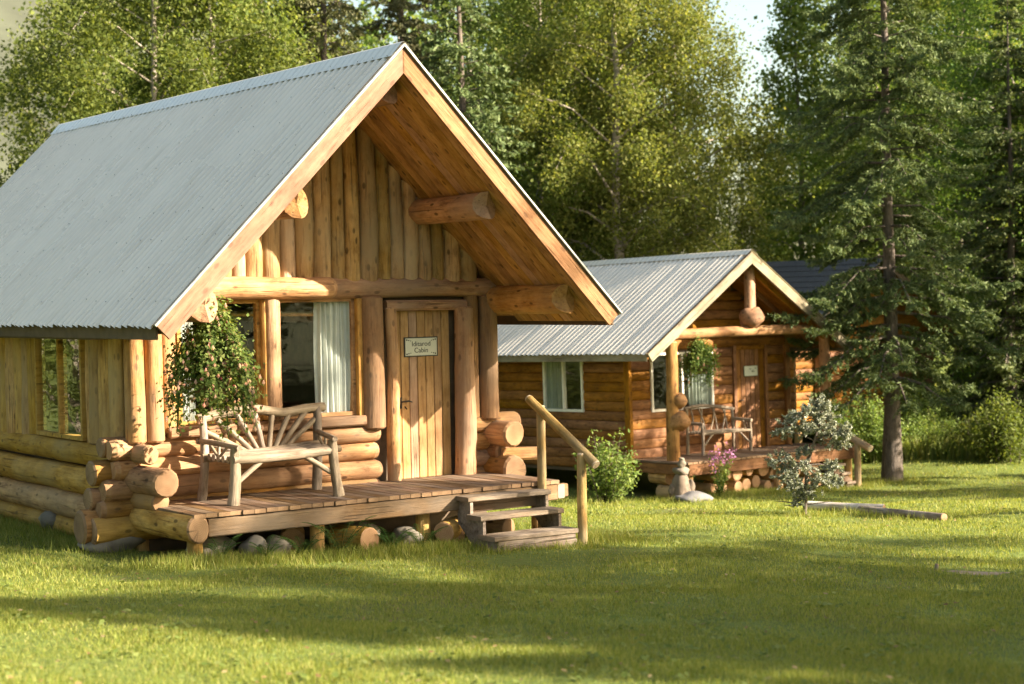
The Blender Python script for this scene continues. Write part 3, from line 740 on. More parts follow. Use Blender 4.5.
# ------------------------------------------------------------------ steps + handrail of the near cabin
def porch_steps():
    C = C1
    t = thing('porch_steps', 'three worn wooden steps leading up to the near porch', 'steps', mat=C.M @ Matrix.Translation(C.p(1.41, -.1, -2.7)))
    off = C.p(1.41, -.1, -2.7)
    def P(x, y, z): return C.p(x, y, z)-off
    x0, x1 = .86, 1.98
    tr = ((.08, .36, -2.105), (-.17, .13, -2.305), (-.44, -.10, -2.515))   # front y, back y, top z
    for k, (ya, yb, z) in enumerate(tr):
        beam(t, 'tread', P(x0-.04, (ya+yb)/2, z-.022), P(x1+.03, (ya+yb)/2, z-.027), yb-ya, .054, [STEP, STEPEND], side=(0, 1, 0), ch=.008, jit=.003)
    beam(t, 'riser', P(x0+.02, -.405, -2.59), P(x1, -.405, -2.585), .085, .035, [STEP, STEPEND], ch=.006)
    beam(t, 'riser', P(x0+.0, -.415, -2.69), P(x1+.01, -.415, -2.69), .115, .04, [STEP, STEPEND], ch=.006)
    beam(t, 'riser', P(x0+.03, .30, -2.22), P(x1-.03, .30, -2.22), .17, .03, [DECK, STEPEND], ch=.006)
    for x in (x0, x1-.035):
        q = MB()
        pr = [(.36, -2.13), (.10, -2.13), (.10, -2.33), (-.15, -2.33), (-.15, -2.54), (-.38, -2.54), (-.38, -2.78), (-.1, -2.78), (.36, -2.42)]
        n = len(pr); v = [P(x, a, b) for a, b in pr]+[P(x+.04, a, b) for a, b in pr]
        # split the concave profile into convex strips
        def strip(ids):
            k = len(ids); vv = [v[i] for i in ids]+[v[i+n] for i in ids]
            q.add(vv, [tuple(range(k)), tuple(range(2*k-1, k-1, -1))]+[(i, k+i, k+(i+1) % k, (i+1) % k) for i in range(k)])
        strip([0, 1, 2, 8]); strip([2, 3, 4, 7, 8]); strip([4, 5, 6, 7])
        q.build('stringer', [STEP], t)
    r = thing('handrail', 'peeled pole handrail on two posts beside the near steps', 'handrail', mat=C.M @ Matrix.Translation(C.p(2.05, -.1, -2.7)))
    off2 = C.p(2.05, -.1, -2.7)
    Q = lambda x, y, z: C.p(x, y, z)-off2
    log(r, 'post', Q(2.03, .28, -2.62), Q(2.02, .27, -1.13), .058, .052, [POSTW, BRANEND], side=(1, 0, 0), nr=8)
    log(r, 'post', Q(2.08, -.43, -2.76), Q(2.08, -.43, -1.66), .058, .054, [POSTW, BRANEND], side=(1, 0, 0), nr=8)
    log(r, 'rail', Q(1.96, .42, -1.035), Q(2.15, -.60, -1.765), .052, .06, [POSTW, BRANEND], nr=8, wob=.03)
porch_steps()

# ------------------------------------------------------------------ branch bench
def curve_tube(mb, pts, r, ns=7, n=10, jit=.07, rng=None, taper=1.):
    """smooth polyline through control points"""
    pts = [Vector(p) for p in pts]; out = []; rads = []
    m = len(pts)
    for i in range(m-1):
        p0, p1, p2, p3 = pts[max(i-1, 0)], pts[i], pts[i+1], pts[min(i+2, m-1)]
        for k in range(n if i < m-2 else n+1):
            t = k/n
            out.append(.5*((2*p1)+(p2-p0)*t+(2*p0-5*p1+4*p2-p3)*t*t+(3*p1-p0-3*p2+p3)*t**3))
    for i in range(len(out)): rads.append(r*(1+(taper-1)*i/(len(out)-1)))
    mb.tube(out, rads, ns, 0, True, jit, rng or RNG)
def stick(parent, name, pts, r, taper=1., mats=None):
    """branch: object whose local X follows the stick so that the grain runs along it"""
    pts = [Vector(p) for p in pts]
    m, L = frame_mat(pts[0], pts[-1], (0, 0, 1) if abs((pts[-1]-pts[0]).normalized().z) < .9 else (1, 0, 0)); inv = m.inverted()
    mb = MB(); curve_tube(mb, [inv @ p for p in pts], r, n=4, taper=taper)
    return link(name, mb.mesh(name, mats or [BRANCH]), parent, m)
def bench():
    C = C1
    base = C.p(-1.12, 1.1, -2.028)
    t = thing('branch_bench', 'rustic bench of bare grey branches with a sunburst back on the near porch', 'bench', mat=C.M @ Matrix.Translation(base))
    P = lambda x, y, z: Vector((x, y, z+2.028))+Vector((1.12, -1.1, 0))
    S_ = lambda name, pts, r, tp=1.: stick(t, name, [P(*p) for p in pts], r, tp)
    S_('leg', [(-1.80, .80, -2.028), (-1.77, .80, -1.75), (-1.76, .80, -1.40)], .072, .78)
    S_('leg', [(-.50, .74, -2.028), (-.54, .75, -1.75), (-.56, .77, -1.38)], .066, .78)
    S_('leg', [(-1.84, 1.50, -2.028), (-1.80, 1.48, -1.6), (-1.80, 1.52, -1.08)], .058, .75)
    S_('leg', [(-.34, 1.54, -2.028), (-.33, 1.52, -1.6), (-.30, 1.56, -1.05)], .062, .8)
    S_('seat_rail', [(-1.80, .78, -1.53), (-1.2, .79, -1.535), (-.52, .77, -1.50)], .052)
    S_('seat_rail', [(-1.84, 1.46, -1.555), (-1.1, 1.44, -1.53), (-.30, 1.48, -1.49)], .055)
    for k, y in enumerate((.90, 1.02, 1.14, 1.26, 1.37)):
        S_('seat_slat', [(-1.80, y, -1.535), (-1.1, y+.01, -1.535), (-.38, y, -1.50)], .042)
    S_('arm', [(-1.82, 1.52, -1.36), (-1.80, 1.1, -1.37), (-1.76, .70, -1.40)], .033)
    S_('arm', [(-.31, 1.56, -1.34), (-.45, 1.15, -1.35), (-.57, .68, -1.37)], .033)
    for x0, x1 in ((-1.80, -1.77), (-.36, -.52)):
        for k in range(3):
            S_('arm_twig', [(x0*.55+x1*.45, 1.15, -1.53), (x0*(.75-.25*k)+x1*(.25+.25*k), 1.38-.24*k, -1.37)], .018)
    S_('brace', [(-1.77, .80, -1.80), (-1.42, .80, -1.55)], .032)
    S_('brace', [(-.53, .77, -1.78), (-.92, .79, -1.54)], .032)
    # back: wavy top rail, fan of spindles
    S_('back_rail', [(-1.84, 1.55, -1.12), (-1.5, 1.55, -1.06), (-1.15, 1.55, -1.035), (-.75, 1.56, -1.10), (-.48, 1.56, -1.07), (-.20, 1.58, -1.06)], .058)
    fan = [(-1.86, -1.36), (-1.78, -1.25), (-1.60, -1.14), (-1.36, -1.085), (-1.13, -1.06), (-.90, -1.10), (-.68, -1.11), (-.46, -1.10), (-.34, -1.20)]
    for i, (x, z) in enumerate(fan):
        bx = -1.06+(i-4)*.062
        S_('spindle', [(bx, 1.47, -1.53), ((bx+x)/2, 1.51, (z-1.53)/2+.005), (x, 1.55, z)], .030, 1.15)
bench()

# ------------------------------------------------------------------ leaf quads
def quads(centers, normals, axes_, w_, l):
    """diamond leaves; centers (N,3), normals, long axis, width, length arrays"""
    n = normals/np.linalg.norm(normals, axis=1, keepdims=True)
    a = axes_-n*(axes_*n).sum(1, keepdims=True); a /= np.linalg.norm(a, axis=1, keepdims=True)+1e-9
    b = np.cross(n, a); w_ = np.asarray(w_).reshape(-1, 1); l = np.asarray(l).reshape(-1, 1)
    V = np.stack([centers-a*l*.5, centers+b*w_*.5+a*l*.08, centers+a*l*.5, centers-b*w_*.5+a*l*.08], 1)
    return V.reshape(-1, 3)
def rnd_dirs(rg, n):
    v = rg.normal(size=(n, 3)); return v/np.linalg.norm(v, axis=1, keepdims=True)

def hanging_basket(name, label, C, x, y, z, w_, h, top, seed, n_leaf, leaf, flowers, mats_f):
    base = C.world(x, y, z)
    t = thing(name, label, 'hanging plant', mat=Matrix.Translation(base))
    rg = np.random.default_rng(seed)
    q = MB(); prof = [(.02, -.22), (.12, -.2), (.18, -.12), (.21, 0), (.19, 0), (.0, -.03)]
    ns = 14; v = [(r*cos(2*pi*k/ns), r*sin(2*pi*k/ns), zz) for r, zz in prof for k in range(ns)]
    q.add(v, [(i*ns+k, i*ns+(k+1) % ns, (i+1)*ns+(k+1) % ns, (i+1)*ns+k) for i in range(len(prof)-1) for k in range(ns)], 0, True)
    q.build('basket', TERRA, t)
    q = MB()
    for k in range(3):
        a = 2*pi*k/3; q.tube([(.2*cos(a), .2*sin(a), 0), (0, 0, top*.9)], [.004, .004], 4)
    q.tube([(0, 0, top*.9), (0, 0, top)], [.006, .006], 4); q.build('hanger_wire', IRON, t)
    # trailing stems
    st = MB(); C_ = []
    r2 = random.Random(seed)
    ns_ = 46
    for k in range(ns_):
        a = r2.uniform(0, 2*pi); R_ = w_*.5*r2.uniform(.4, 1.0); up = r2.uniform(.15, .40)*h; dn = r2.uniform(.02, .60)*h*(1.15-.55*R_/(w_*.5))
        pts = [(0, 0, 0), (.45*R_*cos(a), .45*R_*sin(a), up), (.8*R_*cos(a), .8*R_*sin(a), up*.5-.1*dn), (R_*cos(a), R_*sin(a), -dn)]
        if k % 4 == 0: pts = [(0, 0, 0), (.2*R_*cos(a), .2*R_*sin(a), up), (.35*R_*cos(a), .35*R_*sin(a), up*1.5)]
        curve_tube(st, pts, .006, 3, 5, 0)
        P = np.array([p for p in pts], float)
        m = 26
        for j in range(m):
            u = (j/m)*(len(P)-1); i = min(int(u), len(P)-2); C_.append(P[i]+(P[i+1]-P[i])*(u-i))
    st.build('stem', LF_FERN, t)
    C_ = np.array(C_); idx = rg.integers(0, len(C_), n_leaf); c = C_[idx]+rg.normal(size=(n_leaf, 3))*np.array([.055, .055, .06])*w_
    out = c.copy(); out[:, 2] = .25; nr = out+rnd_dirs(rg, n_leaf)*.5+np.array([0, 0, .3])
    ax = rnd_dirs(rg, n_leaf)*.6+np.array([0, 0, -.7])
    s_ = leaf*rg.uniform(.6, 1.3, n_leaf)
    link('foliage', np_mesh('foliage', quads(c, nr, ax, s_*.62, s_), 4, LF_FUCH), t)
    if flowers:
        for nm, mt, sh, nf, ln in mats_f:
            idx = rg.integers(0, len(C_), nf); c = C_[idx]*np.array([1.13, 1.13, 1])+rg.normal(size=(nf, 3))*.04-np.array([0, 0, .05])
            V = []
            for k in range(4):
                a = k*pi/4; nr = np.tile([cos(a), sin(a), .1], (nf, 1)); ax = np.tile([0, 0, -1.], (nf, 1))+rnd_dirs(rg, nf)*.1
                V.append(quads(c+np.array([0, 0, -sh]), nr, ax, np.full(nf, ln*.62), np.full(nf, ln)))
            o = link('flower', np_mesh('flower', np.concatenate(V), 4, mt), t); o['kind'] = 'stuff'
    return t
hanging_basket('hanging_basket', 'big trailing fuchsia basket with pale pink flowers above the sunburst bench', C1, -2.22, .42, -.60, 1.25, 1.35, .70, 4, 14500, .052, True,
               [('flower', PETAL_W, .0, 620, .06), ('flower', PETAL_M, -.036, 200, .028)])

# ------------------------------------------------------------------ far cabin
C2 = Cabin((4.979, 36.0, -1.175), .668, -.0215, -2.9, 'brown sided cabin with low grey metal roof and burl porch post, standing farther back', 1.045, .935)
H2, A2z, L2, D2 = 2.84, 1.98, 8.6, 1.4
def siding_run(C, plane, d, u0, u1, z0, z1, step, holes, mats, outward):
    n = round((z1-z0)/step); st = (z1-z0)/n
    for i in range(n):
        za = z0+st*i; zc = za+st/2
        hs = [(h[0], h[1]) for h in holes if h[2] < zc < h[3]]
        for a, b in cut(u0, u1, hs):
            if plane == 'front': p0, p1, sd_ = (a, d, zc), (b, d, zc), (0, 0, 1)
            else: p0, p1, sd_ = (d, a, zc), (d, b, zc), (0, 0, 1)
            m, L = frame_mat(C.p(*p0), C.p(*p1), sd_)
            me = log_mesh('siding_board', L, st/2*1.02, st/2*1.02, mats, fz=.30, seed=RNG.randrange(10**6), ns=10, nr=max(2, int(L/1.2)), wob=.012, dome=.002)
            link('siding_board', me, C.root, m)
def far_cabin():
    C = C2
    for sg in (-1, 1):
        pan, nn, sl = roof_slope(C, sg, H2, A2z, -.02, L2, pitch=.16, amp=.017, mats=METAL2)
        roof_screws(C, pan, sg, H2, A2z, 0, L2, 6)
        prism_slab(C, 'roof_deck', sg, H2-.03, A2z-.021, .03, .09, .05, L2-.03, [SIDING])
        barge(C, sg, H2, A2z, .0, .19, .04, [FASCIA2], ext=.02, off=.015)
        C.beam('eave_fascia', (sg*(H2-.01), .05, -.085), (sg*(H2-.01), L2, -.085), .17, .03, [FASCIA2], side=(0, 0, 1))
        soffit(C, sg, H2, A2z, .05, D2+.05, 7, .115, [SIDING, SIDEND])
        for y in (.25,):
            s_ = A2z/H2
            C.beam('rafter', (sg*.1, y, A2z-.1*s_-.22), (sg*(H2-.25), y, A2z-(H2-.25)*s_-.22), .12, .06, [SIDING, SIDEND])
            C.beam('rafter', (sg*.1, .85, A2z-.1*s_-.2), (sg*(H2-.25), .85, A2z-(H2-.25)*s_-.2), .12, .06, [SIDING, SIDEND])
    q = MB(); v = []
    for y in (-.04, L2+.03):
        for x, z in ((-.16, -.112+.045), (-.03, .035), (0, .048), (.03, .035), (.16, -.112+.045)): v.append(C.p(x, y, A2z+z))
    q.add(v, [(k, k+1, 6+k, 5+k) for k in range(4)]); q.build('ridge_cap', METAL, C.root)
    W2 = 2.22
    # backing shell
    bx = []
    holes = [(-1.62, .05, -1.24, -.06)]
    for a, b in cut(-W2, W2, [(-1.62, .05)]): bx.append(((a, D2+.06, -2.3), (b, D2+.12, .05)))
    bx.append(((-1.62, D2+.06, -2.3), (.05, D2+.12, -1.24))); bx.append(((-1.62, D2+.06, -.06), (.05, D2+.12, .05)))
    for a, b in cut(D2+.12, L2-.5, [(2.9, 4.25)]): bx.append(((-W2+.03, a, -2.5), (-W2+.09, b, -.05)))
    bx += [((-W2+.03, 2.9, -2.5), (-W2+.09, 4.25, -1.24)), ((-W2+.03, 2.9, -.05), (-W2+.09, 4.25, .0)), ((W2-.09, D2+.12, -2.5), (W2-.03, L2-.5, .0)), ((-W2+.09, L2-.56, -2.5), (W2-.09, L2-.5, 0)),
           ((-W2+.09, D2+.12, -2.35), (W2-.09, L2-.56, -2.25))]
    C.mb('wall_backing', bx, [DARKW])
    q = MB(); P = [C.p(x, y, z) for y in (D2+.06, D2+.12) for x, z in ((-W2, .05), (W2, .05), (W2, .3), (0, A2z-.17), (-W2, .3))]
    q.add(P, [(0, 1, 2, 3, 4), (9, 8, 7, 6, 5)]+[(k, 5+k, 5+(k+1) % 5, (k+1) % 5) for k in range(5)]); q.build('gable_backing', DARKW, C.root)
    siding_run(C, 'side', -W2, D2+.1, L2-.5, -2.42, -.02, .2, [(2.88, 4.27, -1.25, -.0)], [SIDING, SIDEND], -1)
    siding_run(C, 'front', D2+.03, -W2+.06, W2, -2.2, .0, .2, [(-1.64, .07, -1.26, -.04), (.66, 1.64, -2.3, .05)], [SIDING, SIDEND], -1)
    # gable siding narrowing upwards
    z = .0
    while z < A2z-.35:
        xw = min(W2, (A2z-z-.2-.24)/(A2z/H2)+.18)
        m, L = frame_mat(C.p(-xw, D2+.03, z+.1), C.p(xw, D2+.03, z+.1), (0, 0, 1))
        link('siding_board', log_mesh('siding_board', L, .102, .102, [SIDING, SIDEND], fz=.42, seed=RNG.randrange(10**6), ns=10, nr=4, wob=.012, dome=.002), C.root, m); z += .2
    C.beam('corner_trim', (-W2-.03, D2-.01, -2.4), (-W2-.03, D2-.01, -.02), .16, .10, [SIDING, SIDEND], side=(0, 1, 0), ch=.012)
    C.beam('corner_trim', (W2+.02, D2-.02, -2.3), (W2+.02, D2-.02, .0), .14, .10, [SIDING, SIDEND], side=(1, 0, 0), ch=.012)
    window(C, 'side', 2.88, 4.27, -1.25, -.03, -W2-.055, [WHITE], fw=.055, mull=True, curtain=[(3.75, 4.2)], mull_glass=True)
    window(C, 'front', -1.64, .07, -1.26, -.05, D2-.035, [WHITE], fw=.05, mull=True, curtain=[(-.55, .02)])
    # door
    dm = MB(); dm.box(C.p(.74, D2+.02, -2.2), C.p(1.56, D2+.06, -.06)); door = dm.build('door', [DARKW], C.root)
    for i in range(6):
        xc = .74+.82/6*(i+.5); beam(door, 'door_board', C.p(xc, D2+.005, -2.19), C.p(xc, D2+.005, -.065), .82/6-.006, .026, [SIDING, SIDEND], side=(1, 0, 0), jit=.001)
    hb = MB(); hb.tube([C.p(.80, D2-.01, -1.16), C.p(.82, D2-.06, -1.15), C.p(.90, D2-.06, -1.15)], [.014, .014, .012], 6); hb.build('door_handle', IRON, door)
    C.beam('door_trim', (.69, D2-.015, -2.2), (.69, D2-.015, .03), .09, .06, [SIDING, SIDEND], side=(1, 0, 0)); C.beam('door_trim', (1.61, D2-.015, -2.2), (1.61, D2-.015, .03), .09, .06, [SIDING, SIDEND], side=(1, 0, 0))
    C.beam('door_trim', (.74, D2-.017, -.02), (1.56, D2-.017, -.02), .09, .055, [SIDING, SIDEND])
    # porch
    pm = MB(); pm.box(C.p(-2.1, -.24, -2.40), C.p(2.5, -.16, -2.235)); pm.box(C.p(-2.1, .6, -2.40), C.p(2.5, .7, -2.235)); porch = pm.build('porch', [DARKW], C.root)
    C.beam('rim_beam', (-2.17, -.325, -2.345), (2.62, -.325, -2.345), .22, .06, [SIDING, SIDEND], parent=porch, ch=.01)
    C.beam('rim_beam', (-2.17, -.29, -2.34), (-2.17, 1.45, -2.34), .2, .06, [SIDING, SIDEND], parent=porch, ch=.01)
    C.beam('rim_beam', (2.6, -.29, -2.34), (2.6, 1.45, -2.34), .2, .06, [SIDING, SIDEND], parent=porch, ch=.01)
    n = 34; w_ = 4.86/n
    for i in range(n):
        x = -2.22+w_*(i+.5); C.beam('plank', (x, -.37, -2.21), (x, 1.41, -2.21), w_-.008, .04, [DECK, SIDEEND], side=(1, 0, 0), parent=porch, jit=.003)
    for x in (-2.05, .35, 2.45):
        C.log('porch_post', (x, -.2, -3.05), (x, -.2, -2.42), .08, .08, [SIDE, SIDEEND], side=(1, 0, 0), parent=porch)
    # burl post, beam, king post
    pl = C.log('burl_post', (-2.02, .3, -2.19), (-1.98, .3, .17), .135, .12, [BURL, END], side=(1, 0, 0), wob=.06)
    def burl(x, y, z, r, sq, seed, par):
        rg = random.Random(seed); q = MB(); nu, nv = 16, 10; v = []
        for j in range(nv+1):
            th = pi*j/nv
            for i in range(nu):
                ph = 2*pi*i/nu; rr = r*(1+.08*sin(3*ph+seed)*sin(2*th)+.06*sin(5*th+ph))
                v.append((rr*sin(th)*cos(ph), rr*sin(th)*sin(ph), rr*cos(th)*sq))
        q.add(v, [(j*nu+i, (j+1)*nu+i, (j+1)*nu+(i+1) % nu, j*nu+(i+1) % nu) for j in range(nv) for i in range(nu)], 0, True)
        return link('burl', q.mesh('burl', [BURL]), par, Matrix.Translation(C.p(x, y, z)))
    for a in ((-1.90, .22, -1.00, .17, .95, 3), (-1.92, .2, -1.40, .225, .9, 8)): burl(*a, C.root)
    C.log('porch_beam', (-2.15, .3, .33), (3.0, .3, .33), .105, .10, [BURL, END], wob=.05, bend=.02)
    C.log('porch_post', (2.35, .3, -2.19), (2.35, .3, .24), .11, .11, [BURL, END], side=(1, 0, 0))
    C.log('king_post', (.2, .3, .75), (.2, .3, 1.86), .125, .10, [BURL, END], side=(1, 0, 0), wob=.06)
    burl(.2, .27, .62, .265, .84, 5, C.root)
    burl(-2.02, .28, .30, .17, .6, 9, C.root)
    # small sign
    c = C.world(1.15, D2-.03, -.53); mm = Matrix.Identity(4)
    for i in range(3): mm[i][0], mm[i][1], mm[i][2], mm[i][3] = C.ax[0][i], C.ax[2][i], -C.ax[1][i], c[i]
    t = thing('door_sign', 'small greenish cream sign on the far cabin door', 'sign', mat=mm)
    q = MB(); q.box((-.2, -.105, -.005), (.2, .105, .008)); q.build('sign_board', SIGNW, t)
    q = MB()
    for a, b in (((-.21, .103), (.21, .115)), ((-.21, -.115), (.21, -.103)), ((-.21, -.103), (-.199, .103)), ((.199, -.103), (.21, .103))): q.box((a[0], a[1], -.006), (b[0], b[1], .011))
    q.build('border', plain('sign_green', (.2, .22, .13), .6), t)
    q = MB(); rg = random.Random(2)
    for k in range(7):
        cx, cy = rg.uniform(-.03, .14), rg.uniform(-.05, .06); s_ = rg.uniform(.015, .03)
        q.add([(cx-s_*1.6, cy, .0095), (cx, cy-s_*.5, .0095), (cx+s_*1.6, cy, .0095), (cx, cy+s_*.5, .0095)], [(0, 1, 2, 3)])
    q.build('faded_print', plain('faded_ink', (.16, .2, .12), .7, bump=0), t)
far_cabin()
hanging_basket('hanging_basket', 'dark green leafy hanging basket beside the burl post of the far cabin', C2, -1.28, .28, -.28, .98, .95, .5, 9, 6000, .06, True,
               [('flower', PETAL_W, .0, 50, .07)])
def bench2():
    C = C2; base = C.p(-.25, 1.0, -2.188)
    t = thing('twig_bench', 'small pale twig bench on the far cabin porch below its front window', 'bench', mat=C.M @ Matrix.Translation(base))
    P = lambda x, y, z: Vector((x, y-1.0, z))
    S_ = lambda name, pts, r, tp=1.: stick(t, name, [P(*p) for p in pts], r, tp)
    for x, y, h in ((-.62, .75, .62), (.78, .75, .64), (-.62, 1.2, .98), (.72, 1.2, .9)): S_('leg', [(x, y, 0), (x+.01, y, h*.5), (x-.01, y, h)], .038, .9)
    S_('seat_rail', [(-.65, .75, .44), (0, .75, .45), (.80, .75, .44)], .034); S_('seat_rail', [(-.62, 1.2, .45), (0, 1.2, .45), (.72, 1.2, .44)], .034)
    for k in range(4): S_('seat_slat', [(-.62, .83+.09*k, .455), (0, .83+.09*k, .46), (.74, .83+.09*k, .45)], .028)
    S_('back_rail', [(-.68, 1.2, .96), (-.2, 1.2, 1.0), (.3, 1.2, .95), (.76, 1.2, .88)], .038)
    S_('arm', [(-.62, 1.2, .66), (-.62, .72, .64)], .034); S_('arm', [(.72, 1.2, .68), (.78, .7, .65)], .036)
    for x0, x1 in ((-.45, -.5), (-.3, -.18), (-.1, -.28), (.05, .18), (.25, .12), (.4, .5), (.55, .42)): S_('spindle', [(x0, 1.2, .46), ((x0+x1)/2+.03, 1.2, .7), (x1, 1.2, .94)], .018)
    S_('brace', [(-.6, .75, .18), (-.32, .75, .43)], .022); S_('brace', [(.76, .75, .18), (.45, .75, .43)], .022)
    for x in (.6, .67, .74): S_('arm_twig', [(x+.1, .8, .45), (x+.08, .85, .65)], .014)
bench2()

# ------------------------------------------------------------------ third cabin, mostly hidden
def third_cabin():
    C = Cabin((9.55, 44.6, -1.22), .60, 0, -2.75, 'third cabin with dark shingle roof half hidden behind the spruce on the right')
    hw, az, L, d = 3.0, 2.0, 6.0, .7
    for sg in (-1, 1):
        slope = az/hw; nn = Vector((sg*slope, 0, 1)).normalized(); n = 14
        for i in range(n):     # shingle courses, each lapping the next
            xa, xb = hw*i/n, hw*(i+1)/n+.03
            mb = MB(); P = []
            for y in (0, L):
                for x, o_ in ((xa, .0), (xb, .018), (xb, .03-.02), (xa, -.012)): P.append(C.p(*(Vector((sg*x, y, az-slope*x))+nn*(o_ if True else 0))))
            F = [(0, 1, 2, 3), (7, 6, 5, 4), (0, 4, 5, 1), (1, 5, 6, 2), (2, 6, 7, 3), (3, 7, 4, 0)]
            mb.add(P, F); mb.build('shingle_course', SHINGLE, C.root)
        prism_slab(C, 'roof_deck', sg, hw, az, .03, .12, .04, L-.04, [SIDING])
        barge(C, sg, hw, az, .0, .18, .04, [DARKW], off=.0)
    W3 = 2.5
    bx = [((-W3, d+.05, -2.0), (W3, d+.1, .0)), ((-W3, d+.1, -2.0), (-W3+.06, L-.5, 0)), ((W3-.06, d+.1, -2), (W3, L-.5, 0)), ((-W3+.06, L-.56, -2), (W3-.06, L-.5, 0))]
    C.mb('wall_backing', bx, [DARKW])
    q = MB(); P = [C.p(x, y, z) for y in (d+.05, d+.1) for x, z in ((-W3, .0), (W3, .0), (0, az-.2))]
    q.add(P, [(0, 1, 2), (5, 4, 3), (0, 3, 4, 1), (1, 4, 5, 2), (2, 5, 3, 0)]); q.build('gable_backing', SIDING, C.root)
    siding_run(C, 'front', d+.02, -W3, W3, -1.95, .0, .195, [(-1.85, -1.63, -3, 1)], [SIDING, SIDEND], -1)
    siding_run(C, 'side', -W3, d+.05, L-.5, -1.95, .0, .195, [], [SIDING, SIDEND], -1)
    C.log('post', (-1.74, d-.05, -2.6), (-1.74, d-.05, .2), .13, .12, [BURL, END], side=(1, 0, 0))
    C.beam('sill_beam', (-W3-.05, d-.02, -2.06), (W3+.05, d-.02, -2.06), .2, .14, [SIDING, SIDEND])
    C.mb('skirt', [((-1.6, d+.02, -2.7), (W3, d+.06, -2.17))], [SIDING])
    for x in (-2.35, 2.3): C.log('foundation_post', (x, d+.1, -2.75), (x, d+.1, -2.15), .1, .1, [SIDE, SIDEEND], side=(1, 0, 0))
third_cabin()

# ------------------------------------------------------------------ trees
def birch_mesh(seed, h, R, n_leaf, leaf, leafm, cb=.16, lean=.02, nb=52, clump=.34):
    """returns (trunk mesh, crown mesh); trunk with limbs, crown of leaf clumps along the limbs"""
    rg = np.random.default_rng(seed); r2 = random.Random(seed)
    mb = MB(); n = 10; a0 = r2.uniform(0, 6.28)
    tp = [Vector((lean*h*(i/n)**1.5*cos(a0)+.05*sin(i*1.3+seed)*(i > 0), lean*h*(i/n)**1.5*sin(a0)+.05*cos(i*1.7+seed)*(i > 0), h*i/n-(.25 if i == 0 else 0))) for i in range(n+1)]
    rt = h*.0095+.03
    mb.tube(tp, [rt*(1-.93*(i/n))*(1.35 if i == 0 else 1) for i in range(n+1)], 9, jit=.05, rng=r2)
    def trunk_at(t):
        u = t*n; i = min(int(u), n-1); return tp[i]+(tp[i+1]-tp[i])*(u-i)
    pts = []; wts = []
    for k in range(nb):
        t = cb+(1-cb-.02)*((k+r2.random())/nb); a = k*2.4+r2.uniform(-.5, .5)
        prof = math.sin(min(1, (t-cb)/(1-cb)*.86+.16)*pi)**.75
        Lb = R*prof*r2.uniform(.55, 1.15)+.25
        up = r2.uniform(.35, .95)*(1-.3*t); p0 = trunk_at(t)
        d = Vector((cos(a), sin(a), 0))
        p1 = p0+d*Lb*.45+Vector((0, 0, Lb*up*.55)); p2 = p0+d*Lb*.85+Vector((0, 0, Lb*up*.75)); p3 = p0+d*Lb*1.05+Vector((0, 0, Lb*(up*.6-.15)))
        rb = rt*(1-.85*t)*.42
        mb.tube([p0, p1, p2, p3], [rb, rb*.6, rb*.35, rb*.12], 5, cap=False)
        P = [p0, p1, p2, p3]
        m = max(3, int(Lb/.32))
        for j in range(m):
            u = .35+.65*(j+r2.random())/m; w_ = u*3; i = min(int(w_), 2); q = P[i]+(P[i+1]-P[i])*(w_-i)
            # side twig with a drooping tip
            sd_ = Vector((r2.gauss(0, 1), r2.gauss(0, 1), r2.gauss(-.1, .5))).normalized()*r2.uniform(.15, .5)*(.4+Lb*.28)
            e = q+sd_
            if j % 2 == 0: mb.tube([q, e], [rb*.25+.004, .003], 3, cap=False)
            pts += [tuple(e), tuple(q+sd_*.5)]; wts += [1., .6]
    pts.append(tuple(tp[-1])); wts.append(1.)
    pts = np.array(pts); wts = np.array(wts); wts *= rg.uniform(.3, 1.7, len(wts)); wts /= wts.sum()
    idx = rg.choice(len(pts), n_leaf, p=wts); c = pts[idx]
    sg = clump*(.6+.8*rg.random(len(pts)))[idx][:, None]
    c = c+rg.normal(size=(n_leaf, 3))*sg*np.array([.8, .8, .9])-np.array([0, 0, 1.])*np.abs(rg.normal(size=(n_leaf, 1)))*sg*.5
    s_ = leaf*rg.uniform(.6, 1.35, n_leaf)
    nr = rnd_dirs(rg, n_leaf)+np.array([0, 0, .45]); ax = rnd_dirs(rg, n_leaf)*.8+np.array([0, 0, -.6])
    return mb.mesh('trunk', BK_BIRCH), np_mesh('crown', quads(c, nr, ax, s_*.75, s_), 4, leafm)

